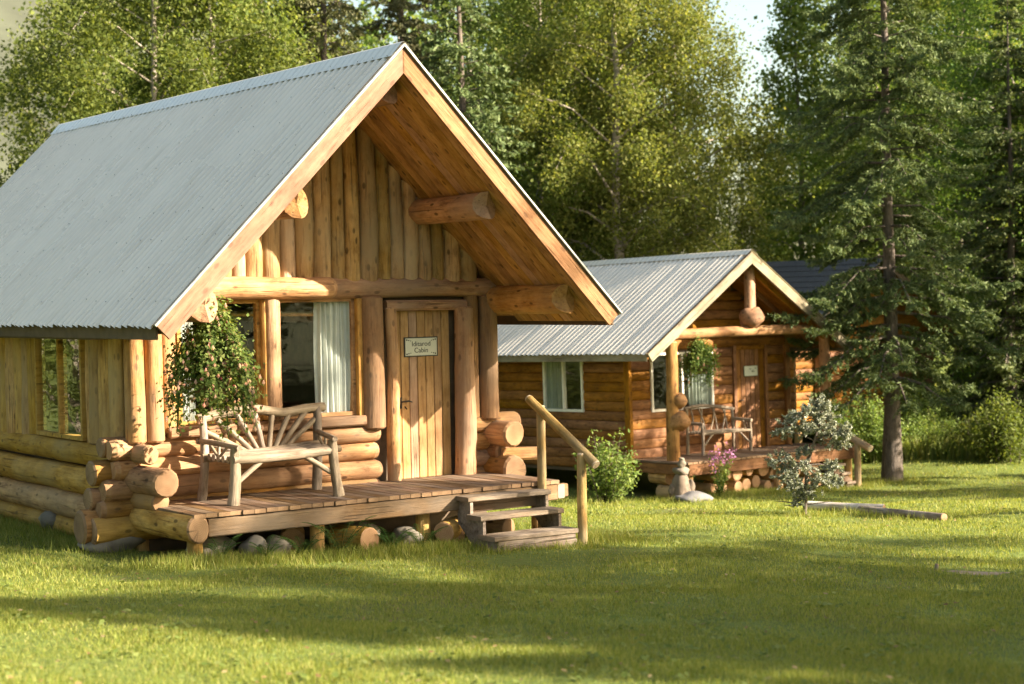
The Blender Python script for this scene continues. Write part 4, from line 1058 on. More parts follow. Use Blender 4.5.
def spruce_mesh(seed, h, R, n_need, needle, leafm, z0=.08, droop=.35, sparse=.0, wid=.28, tiers=None, ragged=.25, lean=.0, cone=.8):
    rg = np.random.default_rng(seed); r2 = random.Random(seed); mb = MB(); n = 9
    tp = [Vector((lean*(i/n)*h+.03*sin(i+seed), .03*cos(i*1.4+seed), h*i/n-(.3 if i == 0 else 0))) for i in range(n+1)]; rt = h*.0105+.035
    mb.tube(tp, [rt*(1-.95*i/n)*(1.4 if i == 0 else 1) for i in range(n+1)], 10, jit=.05, rng=r2)
    tiers = tiers or int(h*3.4); segs = []
    for k in range(tiers):
        t = z0+(1-z0)*(k+r2.uniform(0, .7))/tiers; u = t*n; i = min(int(u), n-1); p0 = tp[i]+(tp[i+1]-tp[i])*(u-i)
        for b in range(r2.choice((4, 5, 5, 6))):
            if r2.random() < sparse: continue
            a = r2.uniform(0, 2*pi); tt = (t-z0)/(1-z0)
            Lb = R*((1-tt)**cone*(.55+.45*min(1, tt*5+.25)))*r2.uniform(1-ragged*1.6, 1+ragged*.6)+.12
            d = Vector((cos(a), sin(a), 0)); up0 = .25*tt
            P = [p0, p0+d*Lb*.4+Vector((0, 0, Lb*(up0-.08))), p0+d*Lb*.75+Vector((0, 0, Lb*(up0-droop*.75))), p0+d*Lb+Vector((0, 0, Lb*(up0-droop*.72)))]
            rb = max(.006, rt*(1-t)*.28)
            mb.tube(P, [rb, rb*.7, rb*.4, .004], 4, cap=False)
            m = max(3, int(Lb/.17))
            for j in range(m):
                v = .12+.88*(j+.5)/m; w_ = v*3; q_i = min(int(w_), 2); q = P[q_i]+(P[q_i+1]-P[q_i])*(w_-q_i)
                for s_ in (-1, 1):
                    tl = (.16+.24*Lb*(1-v)*.9)*r2.uniform(.7, 1.3); sd_ = Vector((-d.y, d.x, 0))*s_
                    e = q+sd_*tl*.75+d*tl*.55+Vector((0, 0, -tl*r2.uniform(.1, .75)))
                    segs.append((*q, *e))
            segs.append((*P[2], *(P[3]+d*.1)))
    segs = np.array(segs); Ls = np.linalg.norm(segs[:, 3:]-segs[:, :3], axis=1); pr = Ls*rg.uniform(.5, 1.5, len(Ls)); pr /= pr.sum()
    idx = rg.choice(len(segs), n_need, p=pr); t = rg.random((n_need, 1)); a = segs[idx]
    dr = a[:, 3:]-a[:, :3]; dr /= np.linalg.norm(dr, axis=1, keepdims=True)+1e-9
    c = a[:, :3]*(1-t)+a[:, 3:]*t+rg.normal(size=(n_need, 3))*.022
    s_ = needle*rg.uniform(.6, 1.4, n_need)
    ax = dr+rnd_dirs(rg, n_need)*.75; nr = rnd_dirs(rg, n_need)+np.array([0, 0, .6])
    return mb.mesh('trunk', BK_SPRUCE), np_mesh('crown', quads(c, nr, ax, s_*wid, s_), 4, leafm)

BIRCH = [birch_mesh(s_, h, R, n, .09, m, cb=cb, clump=.38) for s_, h, R, n, m, cb in (
    (11, 15, 2.9, 74000, LF_BIRCH, .07), (12, 17, 2.7, 76000, LF_BIRCH, .08), (13, 13.5, 3.1, 72000, LF_BIRCH, .06), (14, 16, 2.8, 74000, LF_BIRCH, .10), (15, 15, 3.3, 82000, LF_DARK, .05))]
BIRCH_FAR = [birch_mesh(s_, h, R, n, .2, LF_BIRCH, cb=.05, nb=38, clump=.42) for s_, h, R, n in ((21, 16, 3.3, 13000), (22, 17, 3.1, 13000))]
BIRCH_SHADE = [birch_mesh(s_, h, R, n, .15, LF_BIRCH, cb=.12, nb=30, clump=.27) for s_, h, R, n in ((71, 15, 2.8, 14500), (72, 17, 2.7, 15000), (73, 13.5, 2.9, 13000), (74, 16, 2.8, 14500))]
BIRCH_HIGH = birch_mesh(76, 15, 2.5, 4500, .15, LF_BIRCH, cb=.58, nb=22, clump=.26)
BIRCH_SLIM = birch_mesh(75, 14, 1.25, 15000, .15, LF_BIRCH, cb=.06, nb=46, clump=.34)
SPRUCE = [spruce_mesh(s_, h, R, n, .17, m, wid=.34) for s_, h, R, n, m in ((31, 15, 2.6, 36000, LF_SPRUCE), (32, 17, 2.8, 38000, LF_GREY))]
SPRUCE_FAR = [spruce_mesh(41, 17, 2.6, 11000, .24, LF_SPRUCE)]
def put_tree(name, label, meshes, x, y, s_=1., rz=0, group=None, sz=None, cat='tree', z=None):
    t = thing(name, label, cat, (x, y, G(x, y) if z is None else z), rz, group); t.scale = (s_, s_, sz or s_)
    link('trunk', meshes[0], t); link('crown', meshes[1], t); return t
def at(px, d): return (px-512)/F_PX*d     # sideways distance of a bearing at depth d

# trees one can tell apart, left to right (bearing, depth)
named = [
 ('spruce_tree', 'spruce at the far left edge of the photo, in front of the bare hill', SPRUCE[1], -58, 43, .85, 1.),
 ('birch_tree', 'broad leafy tree at the left over the rear end of the near cabin roof ridge', BIRCH[4], 162, 41, .98, 2.2),
 ('birch_tree', 'white trunked birch rising behind the middle of the near cabin ridge', BIRCH[0], 224, 43, 1.0, .4),
 ('birch_tree', 'leafy birch between the white trunked birch and the brown spruce at upper left', BIRCH[1], 262, 47, .95, 3.9),
 ('spruce_tree', 'grey green spruce left of the near cabin gable peak', SPRUCE[1], 330, 44, .98, .3),
 ('spruce_tree', 'pale spruce directly above the near cabin gable peak', SPRUCE[1], 408, 50, 1.0, 2.6),
 ('spruce_tree', 'dark dense spruce just right of the near cabin gable peak', SPRUCE[0], 466, 43, .98, 4.1),
 ('birch_tree', 'birch overlapping the right side of the dark dense spruce', BIRCH[3], 540, 52, 1.0, 5.2),
 ('birch_tree', 'birch with pale trunk above the left end of the far cabin ridge', BIRCH[0], 575, 55, 1.03, 2.9),
 ('birch_tree', 'tall bright birch above the middle of the far cabin ridge', BIRCH[1], 622, 49, 1.0, 1.1),
 ('birch_tree', 'yellow green birch above the far cabin peak, left of the strip of open sky', BIRCH[2], 672, 51, .98, 4.4),
 ('birch_tree', 'slender birch right of the strip of open sky', BIRCH_SLIM, 806, 56, .95, .8),
 ('birch_tree', 'thin crowned birch behind the big spruce on the right', BIRCH[1], 890, 55, .9, 2.0),
 ('birch_tree', 'dark leafy tree reaching in at the upper right corner', BIRCH[4], 1034, 47, 1.0, .9),
 ('birch_tree', 'leafy tree between the big spruce and the right edge', BIRCH[1], 960, 54, .95, 3.3),
 ('spruce_tree', 'dark spruce between the big spruce and the right edge, beyond the thicket', SPRUCE[0], 968, 49.5, .88, 1.4),
 ('spruce_tree', 'dark spruce in front of the thicket near the right edge', SPRUCE[0], 1012, 44.5, .78, 3.1),
 ('spruce_tree', 'dark spruce at the right edge behind the leafy tree', SPRUCE[0], 1062, 45, .95, 5.0),
]
for nm, lb, me, px, d, s_, rz in named: put_tree(nm, lb, me, at(px, d), d, s_, rz)
# second rank of the wood
rg = random.Random(77); k = 0; nb_ = ns_ = 0
for px in list(range(72, 720, 43))+list(range(842, 1100, 43)):
    d = rg.uniform(60, 76); p = px+rg.uniform(-12, 12)
    if 700 < p < 835: continue
    if rg.random() < .72:
        put_tree('birch_tree', ORD[nb_]+' birch from the left in the second rank of the wood behind the cabins', BIRCH_FAR[k % 2], at(p, d), d, rg.uniform(.8, 1.02), rg.uniform(0, 6.28), 'second rank of birches'); nb_ += 1
    else:
        put_tree('spruce_tree', ORD[ns_]+' spruce from the left in the second rank of the wood behind the cabins', SPRUCE_FAR[0], at(p, d), d, rg.uniform(.8, 1.0), rg.uniform(0, 6.28), 'second rank of spruces'); ns_ += 1
    k += 1
for px, w_ in ((742, 'left'), (770, 'middle'), (792, 'right')): put_tree('birch_tree', w_+' one of three low birches far back below the strip of open sky', BIRCH_FAR[k % 2], at(px, 78), 78, .48 if px == 770 else .55, px, 'low birches below the open sky'); k += 1
# the big spruce in the clearing
big = spruce_mesh(51, 14.5, 2.7, 150000, .125, LF_SPRUCE, z0=.15, droop=.42, sparse=.1, wid=.21, ragged=.40, tiers=50, lean=.018, cone=.55)
put_tree('spruce_tree', 'big dark spruce with bare lower trunk standing on the lawn right of the far cabin', big, at(892, 37.9), 37.9, 1.0, 1.9)
# shade trees standing beyond the right side, between the lawn and the low sun
shade = [(12, 11.0, 0, .56), (16, 10.2, 2, .78), (16, 15.7, 4, .57), (16.6, 13.5, 4, .56), (22, 11.3, 0, .84), (26, 12.0, 2, 1.2), (27.5, 14.6, 4, 1.16), (14, 8.2, 3, .46), (20, 6.6, 0, .68), (20.5, 8.8, 1, .76), (25, 9.0, 3, .9), (29, 7.4, 0, 1.06), (14, 33.6, 3, .50), (19, 31.4, 1, .56), (27, 30.5, 2, 1.1),
         (11.5, 24.2, 3, .27), (15.5, 37.2, 0, .8), (38, 4.5, 1, 1.1)]
for i, (x, y, v, s_) in enumerate(shade):
    put_tree('birch_tree', 'shade tree out of view beyond the right side of the lawn', BIRCH_SHADE[v] if v < 4 else BIRCH_HIGH, x, y, s_, i*1.7, 'shade trees beyond the right side')
for i, (x, y, v, s_) in enumerate(((-16, -8, 0, 1.), (-9, -12, 2, 1.), (-2, -15, 1, .95), (6, -13, 3, 1.), (13, -9, 0, 1.05), (19, -5, 2, 1.1), (27, -3, 1, 1.), (-24, -2, 3, 1.), (-30, 8, 1, 1.))):  # unseen trees, added to cut the sky fill on front and lawn
    put_tree('birch_tree', 'tall tree of the wood behind the photographer', BIRCH_FAR[v % 2], x, y, s_, i*1.3, 'wood behind the photographer')
# trees to the left, seen in the side window of the near cabin
for i, (x, y, v, s_) in enumerate(((-20, 30, 4, .8), (-17, 24, 2, .75), (-24, 26, 0, .9), (-19, 36, 1, .9), (-15, 19.5, 2, .6))):
    put_tree('birch_tree', 'leafy tree beyond the left side, mirrored in the side window of the near cabin', BIRCH[v], x, y, s_, i*2.1, 'trees beyond the left side')

# ------------------------------------------------------------------ shrubs
def shrub_mesh(seed, w_, h, n_stem, n_leaf, leaf, leafm, upright=.7, clump=.08):
    rg = np.random.default_rng(seed); r2 = random.Random(seed); mb = MB(); pts = []
    for k in range(n_stem):
        a = r2.uniform(0, 6.28); r = w_*.5*r2.uniform(.1, 1); hh = h*r2.uniform(.5, 1)*(1-.35*(r/(w_*.5))**2)
        b = Vector((cos(a)*r*(1-upright), sin(a)*r*(1-upright), -.05)); e = Vector((cos(a)*r, sin(a)*r, hh)); m_ = (b+e)/2+Vector((0, 0, hh*.08))
        curve_tube(mb, [b, m_, e], .009, 4, 4, 0, taper=.3)
        for j in range(16):
            t = .15+.85*j/15; p = (b*(1-t)+m_*t)*(1-t)+(m_*(1-t)+e*t)*t; pts.append(tuple(p))
    pts = np.array(pts); idx = rg.integers(0, len(pts), n_leaf); c = pts[idx]+rg.normal(size=(n_leaf, 3))*clump
    c[:, 2] = np.maximum(c[:, 2], .03); s_ = leaf*rg.uniform(.6, 1.35, n_leaf)
    nr = rnd_dirs(rg, n_leaf)*.8+np.array([0, 0, .7]); ax = rnd_dirs(rg, n_leaf)+np.array([0, 0, .1])
    return mb.mesh('stems', BK_SPRUCE), np_mesh('foliage', quads(c, nr, ax, s_*.55, s_), 4, leafm)
def put_shrub(name, label, meshes, x, y, s_=1., rz=0, group=None, cat='shrub'):
    t = thing(name, label, cat, (x, y, G(x, y)), rz, group); t.scale = (s_,)*3
    link('stems', meshes[0], t); link('foliage', meshes[1], t); return t
put_shrub('leafy_shrub', 'bright green leafy shrub in front of the side wall of the far cabin', shrub_mesh(61, 1.45, 1.45, 30, 2600, .085, LF_BUSH), at(604, 33.2), 33.2)
wil = [shrub_mesh(62, 2.6, 2.3, 44, 5200, .11, LF_BUSH, .6, .13), shrub_mesh(63, 2.4, 2.0, 40, 5000, .11, LF_DARK, .6, .14), shrub_mesh(64, 2.2, 2.6, 50, 5200, .10, LF_BIRCH, .75, .12)]
put_shrub('willow_shrub', 'yellow green bush at the left edge under the rear roof corner of the near cabin', wil[0], at(14, 36), 36, 1.5, 0)
cnt_ = [0, 0, 0]
for i, (px, d, k, s_) in enumerate(sorted(((842, 44, 1, .7), (868, 42.5, 0, .75), (905, 46, 2, .9), (925, 44.5, 0, .8), (940, 45.5, 2, .6), (976, 43, 1, .6), (1008, 41.5, 1, .85), (985, 45, 0, .5), (1030, 43, 1, .7), (884, 48, 0, .9), (955, 47, 2, .45), (828, 48.5, 2, .9), (912, 43.2, 0, .5), (930, 43.5, 2, .45), (950, 43.6, 0, .42), (962, 46, 0, .6), (996, 47, 2, .7), (1022, 46, 0, .8)))):
    lab_ = ORD[cnt_[k]]+[' tall green bush', ' dark bush', ' light upright bush'][k]+' from the left in the thicket behind the big spruce trunk'; cnt_[k] += 1
    put_shrub('willow_shrub', lab_, wil[k], at(px, d), d, s_, i*1.3, 'thicket behind the big spruce')
rg = random.Random(5)
for i, px in enumerate(sorted(rg.uniform(-20, 960) for _ in range(26))):
    d = rg.uniform(54, 64)
    put_shrub('willow_shrub', ORD[i]+' undergrowth bush from the left between the trunks behind the cabins', wil[(0, 2, 1)[i % 3]], at(px, d), d, rg.uniform(.8, 1.5), i, 'undergrowth behind the cabins')

def small_spruce():
    rg = np.random.default_rng(8); r2 = random.Random(8); x, y = at(802, 25.2), 25.2
    t = thing('blue_spruce', 'small open blue grey spruce standing alone on the lawn', 'tree', (x, y, G(x, y)), 0)
    mb = MB(); tp = [(0, 0, -.1), (.02, 0, .35), (.06, .02, .75), (.16, .0, 1.1), (.26, .03, 1.45), (.24, .0, 1.62)]
    curve_tube(mb, tp, .034, 7, 6, .06, r2, .3)
    tufts = [(-.1, 0, .72, .26), (-.36, .05, .80, .2), (.22, -.1, .55, .2), (-.14, -.1, .46, .22), (.44, .1, .70, .18), (.04, 0, .36, .16), (-.3, -.12, .58, .16), (.46, -.05, .5, .12),
             (.05, .03, .96, .12), (.2, 0, 1.26, .30), (-.08, .1, 1.32, .26), (.46, -.05, 1.18, .22), (.34, .1, 1.42, .24), (.08, -.05, 1.5, .22), (.24, 0, 1.62, .16), (-.28, 0, 1.25, .18), (.58, .1, 1.02, .12), (.62, .0, 1.24, .12), (-.1, .0, .24, .1)]
    segs = []
    for cx, cy, cz, r in tufts:
        tz = min(1.5, cz); i = min(int(tz/.33), 4); b = Vector(tp[max(1, i)])
        e = Vector((cx, cy, cz)); mb.tube([b, (b+e)/2+Vector((0, 0, .03)), e], [.012, .009, .006], 5, cap=False)
        for k in range(int(46*r/.25)):
            dd = Vector((r2.gauss(0, 1), r2.gauss(0, 1), r2.gauss(.1, .6))).normalized(); o_ = e+dd*r*r2.uniform(.0, .75); q = o_+dd*r*r2.uniform(.25, .5)
            segs.append((*o_, *q))
    for dx, dz in ((-.42, .22), (-.3, .16), (.42, .2)): mb.tube([(0, 0, .18), (dx*.6, .02, dz), (dx, 0, dz+.02)], [.012, .009, .004], 5)
    mb.build('trunk', BK_SPRUCE, t)
    segs = np.array(segs); n = 19000; idx = rg.integers(0, len(segs), n); u = rg.random((n, 1)); a = segs[idx]
    dr = a[:, 3:]-a[:, :3]; dr /= np.linalg.norm(dr, axis=1, keepdims=True); c = a[:, :3]*(1-u)+a[:, 3:]*u
    ax = dr*.8+rnd_dirs(rg, n)*.9; c = c+ax*.016; s_ = .055*rg.uniform(.7, 1.3, n)
    link('foliage', np_mesh('foliage', quads(c, rnd_dirs(rg, n)+np.array([0, 0, .4]), ax, s_*.3, s_), 4, LF_BLUE), t)
small_spruce()

def fern(label, x, y, s_, seed, cat='fern', group=None):
    t = thing('fern', label, cat, (x, y, G(x, y)), 0, group); r2 = random.Random(seed); V = []
    st = MB()
    for k in range(9):
        a = k*.7+r2.uniform(-.2, .2); L = s_*r2.uniform(.7, 1.1); d = Vector((cos(a), sin(a), 0)); sdv = Vector((-sin(a), cos(a), 0))
        P = [Vector((0, 0, 0)), d*L*.35+Vector((0, 0, L*.75)), d*L*.8+Vector((0, 0, L*.75))]
        pts = []
        for j in range(13):
            u = j/12; pts.append((P[0]*(1-u)+P[1]*u)*(1-u)+(P[1]*(1-u)+P[2]*u)*u)
        st.tube(pts, [.004]*13, 3)
        for j in range(2, 13):
            w_ = L*.2*math.sin(pi*(j/12*.85+.12))
            for sg in (-1, 1):
                e = pts[j]+sdv*sg*w_+d*w_*.3; q = pts[j]+d*.02
                V += [tuple(pts[j]), tuple((pts[j]+e)/2+d*.02), tuple(e), tuple((pts[j]+e)/2-d*.02)]
    st.build('stem', LF_FERN, t); link('frond', np_mesh('frond', np.array(V), 4, LF_FERN), t)
def c1xy(x, y): p = C1.world(x, y, 0); return p.x, p.y
def c2xy(x, y): p = C2.world(x, y, 0); return p.x, p.y
for lb, x_, y_, s_ in (('bright green fern under the rim of the near porch, right of the bench', -.85, .12, .52), ('small fern under the near porch just left of the brightest fern', -1.3, .16, .36),
                       ('low fern beside the reddish cut log end under the near porch', -.15, .18, .36), ('low fern in front of the pale stone under the near porch', -1.75, .14, .3),
                       ('fern in the shade by the left post of the near porch', -2.25, .2, .32), ('dark fern between the cut log ends left of the steps', .25, .18, .34)):
    fern(lb, *c1xy(x_, y_), s_, int(x_*100))

def flower_plant():
    x, y = at(718, 34.4), 34.4
    t = thing('flower_plant', 'tall stem of purple flowers in front of the far cabin porch', 'plant', (x, y, G(x, y)))
    rg = np.random.default_rng(3); r2 = random.Random(3); st = MB(); C_ = []; top = []
    for k in range(7):
        a = r2.uniform(0, 6.28); e = Vector((cos(a)*.2, sin(a)*.2, r2.uniform(.62, .95)))
        st.tube([(0, 0, -.03), tuple(e*.5), tuple(e)], [.008, .007, .004], 4)
        C_ += [tuple(e*u) for u in np.linspace(.1, .85, 12)]; top.append(tuple(e))
    st.build('stem', LF_FERN, t); C_ = np.array(C_); top = np.array(top)
    n = 420; c = C_[rg.integers(0, len(C_), n)]+rg.normal(size=(n, 3))*.05; s_ = np.full(n, .085)*rg.uniform(.6, 1.2, n)
    link('foliage', np_mesh('foliage', quads(c, rnd_dirs(rg, n)+np.array([0, 0, .5]), rnd_dirs(rg, n), s_*.5, s_), 4, LF_BUSH), t)
    n = 170; c = top[rg.integers(0, len(top), n)]+rg.normal(size=(n, 3))*np.array([.05, .05, .08]); s_ = np.full(n, .05)*rg.uniform(.7, 1.2, n)
    o = link('flower', np_mesh('flower', quads(c, rnd_dirs(rg, n), rnd_dirs(rg, n), s_*.8, s_), 4, PETAL_P), t); o['kind'] = 'stuff'
flower_plant()

# ------------------------------------------------------------------ stones, log rounds, ornament, fallen log
def rock_mesh(name, sx, sy, sz, seed, mat, nu=18, nv=12, amp=.16):
    r2 = random.Random(seed); ph = [r2.uniform(0, 6.28) for _ in range(9)]; v = []
    for j in range(nv+1):
        th = pi*j/nv
        for i in range(nu):
            a = 2*pi*i/nu; d = Vector((sin(th)*cos(a), sin(th)*sin(a), cos(th)))
            rr = 1+amp*(sin(d.x*3+ph[0])*sin(d.y*2.6+ph[1])+.6*sin(d.z*4+ph[2]+d.x*3)+.4*sin(d.y*7+ph[3])*sin(d.z*6+ph[4]))
            q = d*rr; v.append((q.x*sx, q.y*sy, q.z*sz))
    mb = MB(); mb.add(v, [(j*nu+i, (j+1)*nu+i, (j+1)*nu+(i+1) % nu, j*nu+(i+1) % nu) for j in range(nv) for i in range(nu)], 0, True)
    return mb.mesh(name, mat)
def rock(label, x, y, sx, sy, sz, seed, mat=STONE, sink=.3, name='stone', cat='stone', rz=.5):
    o = link(name, rock_mesh(name, sx, sy, sz, seed, mat)); o.location = (x, y, G(x, y)+sz*(1-sink)); o.rotation_euler = (0, 0, rz)
    return tag(o, label, cat)
rock('rounded foundation stone under the side wall near the left edge', *c1xy(-2.5, 4.1), .27, .24, .17, 4)
rock('wide flat stone in the grass under the left front corner of the near cabin', *c1xy(-2.75, 1.95), .38, .26, .13, 5)
rock('pale stone under the left end of the near porch', *c1xy(-1.75, .42), .17, .15, .14, 6)
rock('brown stone next to the pale stone under the near porch', *c1xy(-1.45, .5), .16, .16, .13, 7)
rock('dark stone behind the steps under the near porch', *c1xy(.35, .62), .22, .16, .13, 9)
def round_log(label, p0, p1, r, mats=None, name='log_round', cat='log', group=None):
    m, L = frame_mat(p0, p1, (0, 0, 1)); o = link(name, log_mesh(name, L, r, r*.97, mats or [SIDE, END], seed=RNG.randrange(10**6), wob=.05, dome=.006)); o.matrix_world = m
    return tag(o, label, cat, group)
def c1log(label, x, y, dz, r, ang, L=.5):
    p = C1.world(x, y, 0); z = G(p.x, p.y)+r*.9+dz; d = C1.ax[0]*sin(ang)+C1.ax[1]*cos(ang)
    return round_log(label, (p.x+d.x*L, p.y+d.y*L, z), (p.x, p.y, z), r)
c1log('thick reddish cut log end under the middle of the near porch', -.42, .22, .0, .155, -.25)
c1log('peeled log round lying under the near porch just left of the steps', .62, .30, .06, .125, .9, .6)
c1log('smaller log end behind the steps of the near porch', .88, .42, .0, .10, .3)
rock('mossy stone deep under the near porch behind the reddish log end', *c1xy(-.25, .75), .24, .2, .17, 14)
rock('low dark stone under the near porch near the left corner post', *c1xy(-2.1, .75), .26, .2, .15, 15)
rock('small stone at the right end of the near porch beside the rail post', *c1xy(2.25, .35), .16, .14, .11, 16)
c1log('grey log round lying deep under the left half of the near porch', -1.1, .75, .02, .14, .5)
c1log('short log end under the right end of the near porch behind the steps', 1.75, .6, .03, .13, -.3)
# firewood below the far porch
rg = random.Random(31)
pile = []
def c2log(x, y, z, r, lab, group):
    p = C2.world(x, y, 0); d = C2.ax[1]; zz = G(p.x, p.y)+z
    round_log(lab, (p.x+d.x*.5, p.y+d.y*.5, zz), (p.x, p.y, zz), r, group=group)
c2log(-2.02, .35, .42, .15, 'large round log end stacked under the left end of the far porch', None)
c2log(-2.1, .05, .12, .13, 'log end lying in the grass under the left end of the far porch', None)
FW = sorted(((-1.35, .36, .075), (-1.18, .34, .07), (-1.0, .40, .085), (-.75, .40, .14), (-.72, .14, .12), (-1.1, .14, .11), (-1.4, .14, .1), (-.45, .16, .13), (.02, .46, .16), (-.18, .2, .13), (.33, .36, .145), (.28, .1, .09), (.48, .1, .085), (.68, .38, .14), (.72, .12, .1), (.08, .12, .1), (.95, .44, .1), (1.3, .42, .13), (1.5, .5, .14), (1.28, .16, .13), (1.62, .2, .14), (-.42, .45, .11)))
cu_ = cl_ = 0
for x, z, r in FW:
    if z < .25: lab_ = ORD[cl_]+' cut end from the left in the lower row of firewood under the far porch'; cl_ += 1
    else: lab_ = ORD[cu_]+' cut end from the left in the upper row of firewood under the far porch'; cu_ += 1
    c2log(x, -.22+rg.uniform(-.05, .05), z, r, lab_, 'firewood under the far porch')
def ornament():
    x, y = at(678, 33.4), 33.4; x2, y2 = at(691, 33.0), 33.0
    sl = link('stone_slab', rock_mesh('stone_slab', .36, .26, .13, 12, GSTONE, amp=.22)); sl.location = (x2, y2, G(x2, y2)+.07); sl.rotation_euler = (.05, .12, .4)
    tag(sl, 'pale grey rock in the grass below the small stone ornament', 'stone')
    t = thing('garden_ornament', 'small weathered stone figure with a rounded head in front of the far porch post', 'statue', (x, y, G(x, y)+.02))
    MT = plain('ornament_stone', (.15, .115, .085), .9, noise=.4, scale=9, bump=.7)
    MT2 = plain('ornament_head', (.155, .13, .10), .9, noise=.3, scale=9, bump=.6)
    mb = MB(); pts = [(0, 0, -.02), (0, 0, .1), (.01, 0, .24), (.02, 0, .4), (.02, 0, .50), (.02, 0, .54)]; mb.tube(pts, [.19, .20, .195, .165, .12, .08], 12, jit=.1, rng=random.Random(4))
    mb.build('body', MT, t)
    o = link('shoulder', rock_mesh('shoulder', .155, .13, .09, 3, MT2), t); o.location = (.02, 0, .58)
    o = link('head', rock_mesh('head', .085, .085, .085, 5, MT2), t); o.location = (.03, -.02, .72)
    o = link('hand', rock_mesh('hand', .09, .08, .16, 6, MT), t); o.location = (.2, -.03, .24)
    o = link('hand', rock_mesh('hand', .07, .08, .12, 7, MT), t); o.location = (-.17, -.06, .2)
    o = link('cap', rock_mesh('cap', .06, .06, .035, 9, MT2), t); o.location = (.035, -.02, .81)
ornament()
PALEW = wood('bleached_wood', (.42, .38, .34), (.58, .55, .51), (.66, .63, .6), knots=.2, var=.02, crack=.3, mottle=.35)
GREYW = wood('grey_dead_wood', (.16, .13, .11), (.27, .23, .2), (.36, .32, .28), knots=.2, var=.02)
def fallen():
    a = at(806, 26.6), 26.6; b = at(882, 26.0), 26.0; c = at(858, 26.0), 26.0; d = at(942, 24.5), 24.5
    round_log('pale bleached log lying in the grass beside the small blue spruce', (*a, G(*a)+.09), (*b, G(*b)+.075), .072, [PALEW, SIDEEND], 'fallen_log')
    round_log('grey weathered log lying across the lawn, right end of the fallen pair', (*c, G(*c)+.06), (*d, G(*d)+.045), .066, [GREYW, SIDEEND], 'fallen_log')
    x, y = 4.85, 18.35
    v = [(x, y, G(x, y)+.012)]; n = 22
    for rr_ in (.5, 1):
        for k in range(n):
            a_ = 2*pi*k/n; r_ = rr_*(1+.22*sin(3*a_+1)+.12*sin(7*a_)); px_, py_ = x+.42*r_*cos(a_), y+.34*r_*sin(a_); v.append((px_, py_, G(px_, py_)+(.012 if rr_ < 1 else -.004)))
    f = [(0, 1+k, 1+(k+1) % n) for k in range(n)]+[(1+k, 1+n+k, 1+n+(k+1) % n, 1+(k+1) % n) for k in range(n)]
    me = bpy.data.meshes.new('soil_patch'); me.from_pydata(v, [], f); me.materials.append(plain('bare_soil', (.24, .18, .115), .95, noise=.35, scale=14, bump=.6)); tag(link('soil_patch', me), kind='structure')
    round_log('short dark stub standing at the left edge of the bare soil patch', (x-.42, y+.1, G(x, y)-.05), (x-.40, y+.1, G(x, y)+.09), .022, [GREYW, SIDEEND], 'stump')
fallen()
def rail2():
    x, y = at(856, 37.2), 37.2; z = G(x, y)
    t = thing('handrail', 'short sloping wooden handrail at the right end of the far porch', 'handrail', (x, y, z))
    log(t, 'post', (0, 0, -.1), (0, 0, 1.02), .075, .07, [POSTW, BRANEND], side=(1, 0, 0), nr=6)
    log(t, 'rail', (-.75, .9, 1.5), (.22, -.25, .86), .075, .08, [POSTW, BRANEND], nr=6)
    t2 = thing('porch_steps', 'low wooden steps at the right end of the far porch', 'steps', (x-.45, y+.25, z))
    ang = .619
    for k in range(3):
        c = Vector((-.15*k*cos(ang), -.15*k*sin(ang), .14+.2*k)); e = Vector((-sin(ang), cos(ang), 0))
        beam(t2, 'tread', c-e*.5, c+e*.5, .26, .05, [DECK, STEPEND], side=(cos(ang), sin(ang), 0))
    for s_ in (-.42, .42):
        e = Vector((-sin(ang), cos(ang), 0))*s_
        beam(t2, 'stringer', Vector((.15, .1, -.05))+e, Vector((-.45*cos(ang), -.45*sin(ang), .5))+e, .2, .05, [DECK, STEPEND])
rail2()

